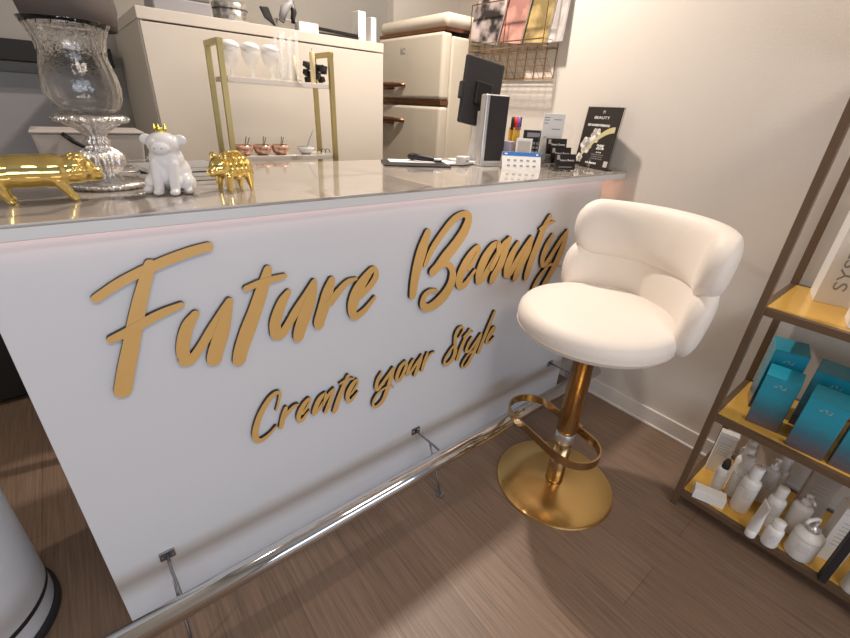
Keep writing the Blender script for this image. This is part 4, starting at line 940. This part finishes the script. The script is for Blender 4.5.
# ------------------------------------------------------------------ background left
t=thing('wall_shelf','dark wooden wall shelf board behind the crystal vase','shelf',(.02,BY,1.345))
MB().box((-.05,-.07,0),(.90,.14,.072)).build('board',M['dark'],t,bevel=.002)
t=thing('wall_mirror','dim grey mirror panel on the back wall under the dark shelf','mirror',(.08,BY-.012,1.02))
MB().box((0,0,0),(.56,.02,.50)).build('frame',M['grey'],t,bevel=.002)
MB().box((0,-.0105,0),(.53,.002,.47)).build('mirror_panel',M['grey'],t)
t=thing('sideboard','dark charcoal sideboard along the back wall left of the cream cabinet','sideboard',(-.2,1.50,0))
MB().box((0,0,.39),(1.25,.40,.74)).build('body',M['dark'],t,bevel=.002)
MB().box((0,0,.775),(1.27,.42,.03)).build('worktop',M['midgrey'],t,bevel=.002)
for x in (-.31,.31):
    d=MB().box((x,-.205,.39),(.61,.012,.72)).build('door',M['dark'],t,bevel=.001)
    MB().box((x*.2,-.216,.60),(.012,.012,.12)).build('handle',M['steel'],d)
t=thing('work_table','low pale work table behind the counter on the left','table',(.10,.86,0))
MB().box((.045,0,.905),(.55,.28,.03)).build('tabletop',M['midgrey'],t,bevel=.002)
for x in (-.02,.29):
    for y in (-.12,.12): MB().box((x,y,.445),(.03,.03,.89)).build('leg',M['steel'],t)
t=thing('storage_tub','pale plastic tub with a black handle standing behind the silver pedestal','tub',(.232,.86,.92))
MB().hexa([(-.115,-.08,0),(.115,-.08,0),(.115,.08,0),(-.115,.08,0),(-.135,-.09,.185),(.135,-.09,.185),(.135,.09,.185),(-.135,.09,.185)]).build('body',M['tub'],t,bevel=.008)
MB().box((0,0,.188),(.276,.186,.008)).build('rim',M['tub'],t,bevel=.003)
MB().tube([(-.065,-.097,.185),(-.045,-.108,.165),(-.018,-.110,.148),(.015,-.106,.138)],.0065,8).build('handle',M['black'],t,smooth=True)
t=thing('styling_tool','black styling tool lying at the left end of the work table','hair dryer',(-.03,.84,.92),.3)
MB().tube([(-.12,0,.12),(-.05,0,.135),(.03,0,.125)],[.045,.045,.030],18).build('barrel',M['blackm'],t,smooth=True)
MB().tube([(-.05,0,.10),(-.04,0,.05),(-.03,0,.012)],[.02,.017,.018],14).build('handle',M['blackm'],t,smooth=True)
MB().tube([(.02,0,.120),(.07,-.01,.07),(.085,-.01,.01)],.010,10).build('nozzle',M['silver'],t,smooth=True)
t=thing('pendant_lamp','dark brown grey rounded lamp shade hanging behind the crystal vase','lamp',(.262,.80,1.372))
MB().lathe([(.0,.16),(.04,.158),(.085,.140),(.108,.10),(.113,.05),(.103,.0),(.100,.0),(.108,.05),(.103,.098),(.08,.134),(.035,.152),(0,.154)],seg=48,cap=False).build('lamp_shade',M['lampshade'],t,smooth=True)
MB().tube([(0,0,.155),(0,0,1.176)],.004,8).build('cord',M['black'],t)

# ------------------------------------------------------------------ lights
def area(name,loc,rot,size,energy,col,sy=None):
    l=bpy.data.lights.new(name,'AREA'); l.energy=energy; l.color=col; l.size=size
    if sy: l.shape='RECTANGLE'; l.size_y=sy
    o=bpy.data.objects.new(name,l); C.objects.link(o); o.location=loc; o.rotation_euler=rot; return o
def point(name,loc,energy,col,r):
    l=bpy.data.lights.new(name,'POINT'); l.energy=energy; l.color=col; l.shadow_soft_size=r
    o=bpy.data.objects.new(name,l); C.objects.link(o); o.location=loc; return o
WARM=(1,.88,.77)
area('ceiling_spot_kitchen',(1.40,.48,2.42),(0,0,0),.07,LP[0],WARM)
area('ceiling_spot_left',(-1.3,.25,2.42),(0,0,0),.07,LP[1],WARM)
area('shop_window_daylight',(-.2,-3.2,LP[6]),(PI/2,0,0),3.2,LP[2],(.80,.88,1),LP[7])
area('ceiling_panel_room',(.4,-1.9,2.5),(0,0,0),1.2,LP[3],(1,.86,.72),.6)
area('led_under_counter',(.96,-.014,1.003),(0,0,0),1.90,LP[4],(1,.60,.48),.012)
point('gap_fill_glow',(1.862,.045,.955),LP[8],(1,.55,.38),.012)  # added point light, warms the gap between panel end and wall
w=bpy.data.worlds.new('room_world'); sc.world=w; w.use_nodes=True
w.node_tree.nodes['Background'].inputs['Color'].default_value=(.80,.86,1,1); w.node_tree.nodes['Background'].inputs['Strength'].default_value=LP[5]

# ------------------------------------------------------------------ camera
cam=bpy.data.cameras.new('camera'); co=bpy.data.objects.new('camera',cam); C.objects.link(co)
cam.sensor_width=36; cam.lens=420.578*36/850; cam.clip_start=.02
co.matrix_world=Matrix([[0.781212, 0.24447, -0.574407, 0.156923], [-0.622256, 0.378738, -0.685095, -0.914718], [0.050064, 0.892632, 0.447997, 1.223403], [0, 0, 0, 1]])
sc.camera=co
sc.view_settings.view_transform='Standard'; sc.view_settings.look='None'; sc.view_settings.gamma=1; sc.view_settings.use_curve_mapping=False
sc.view_settings.exposure=EXPO
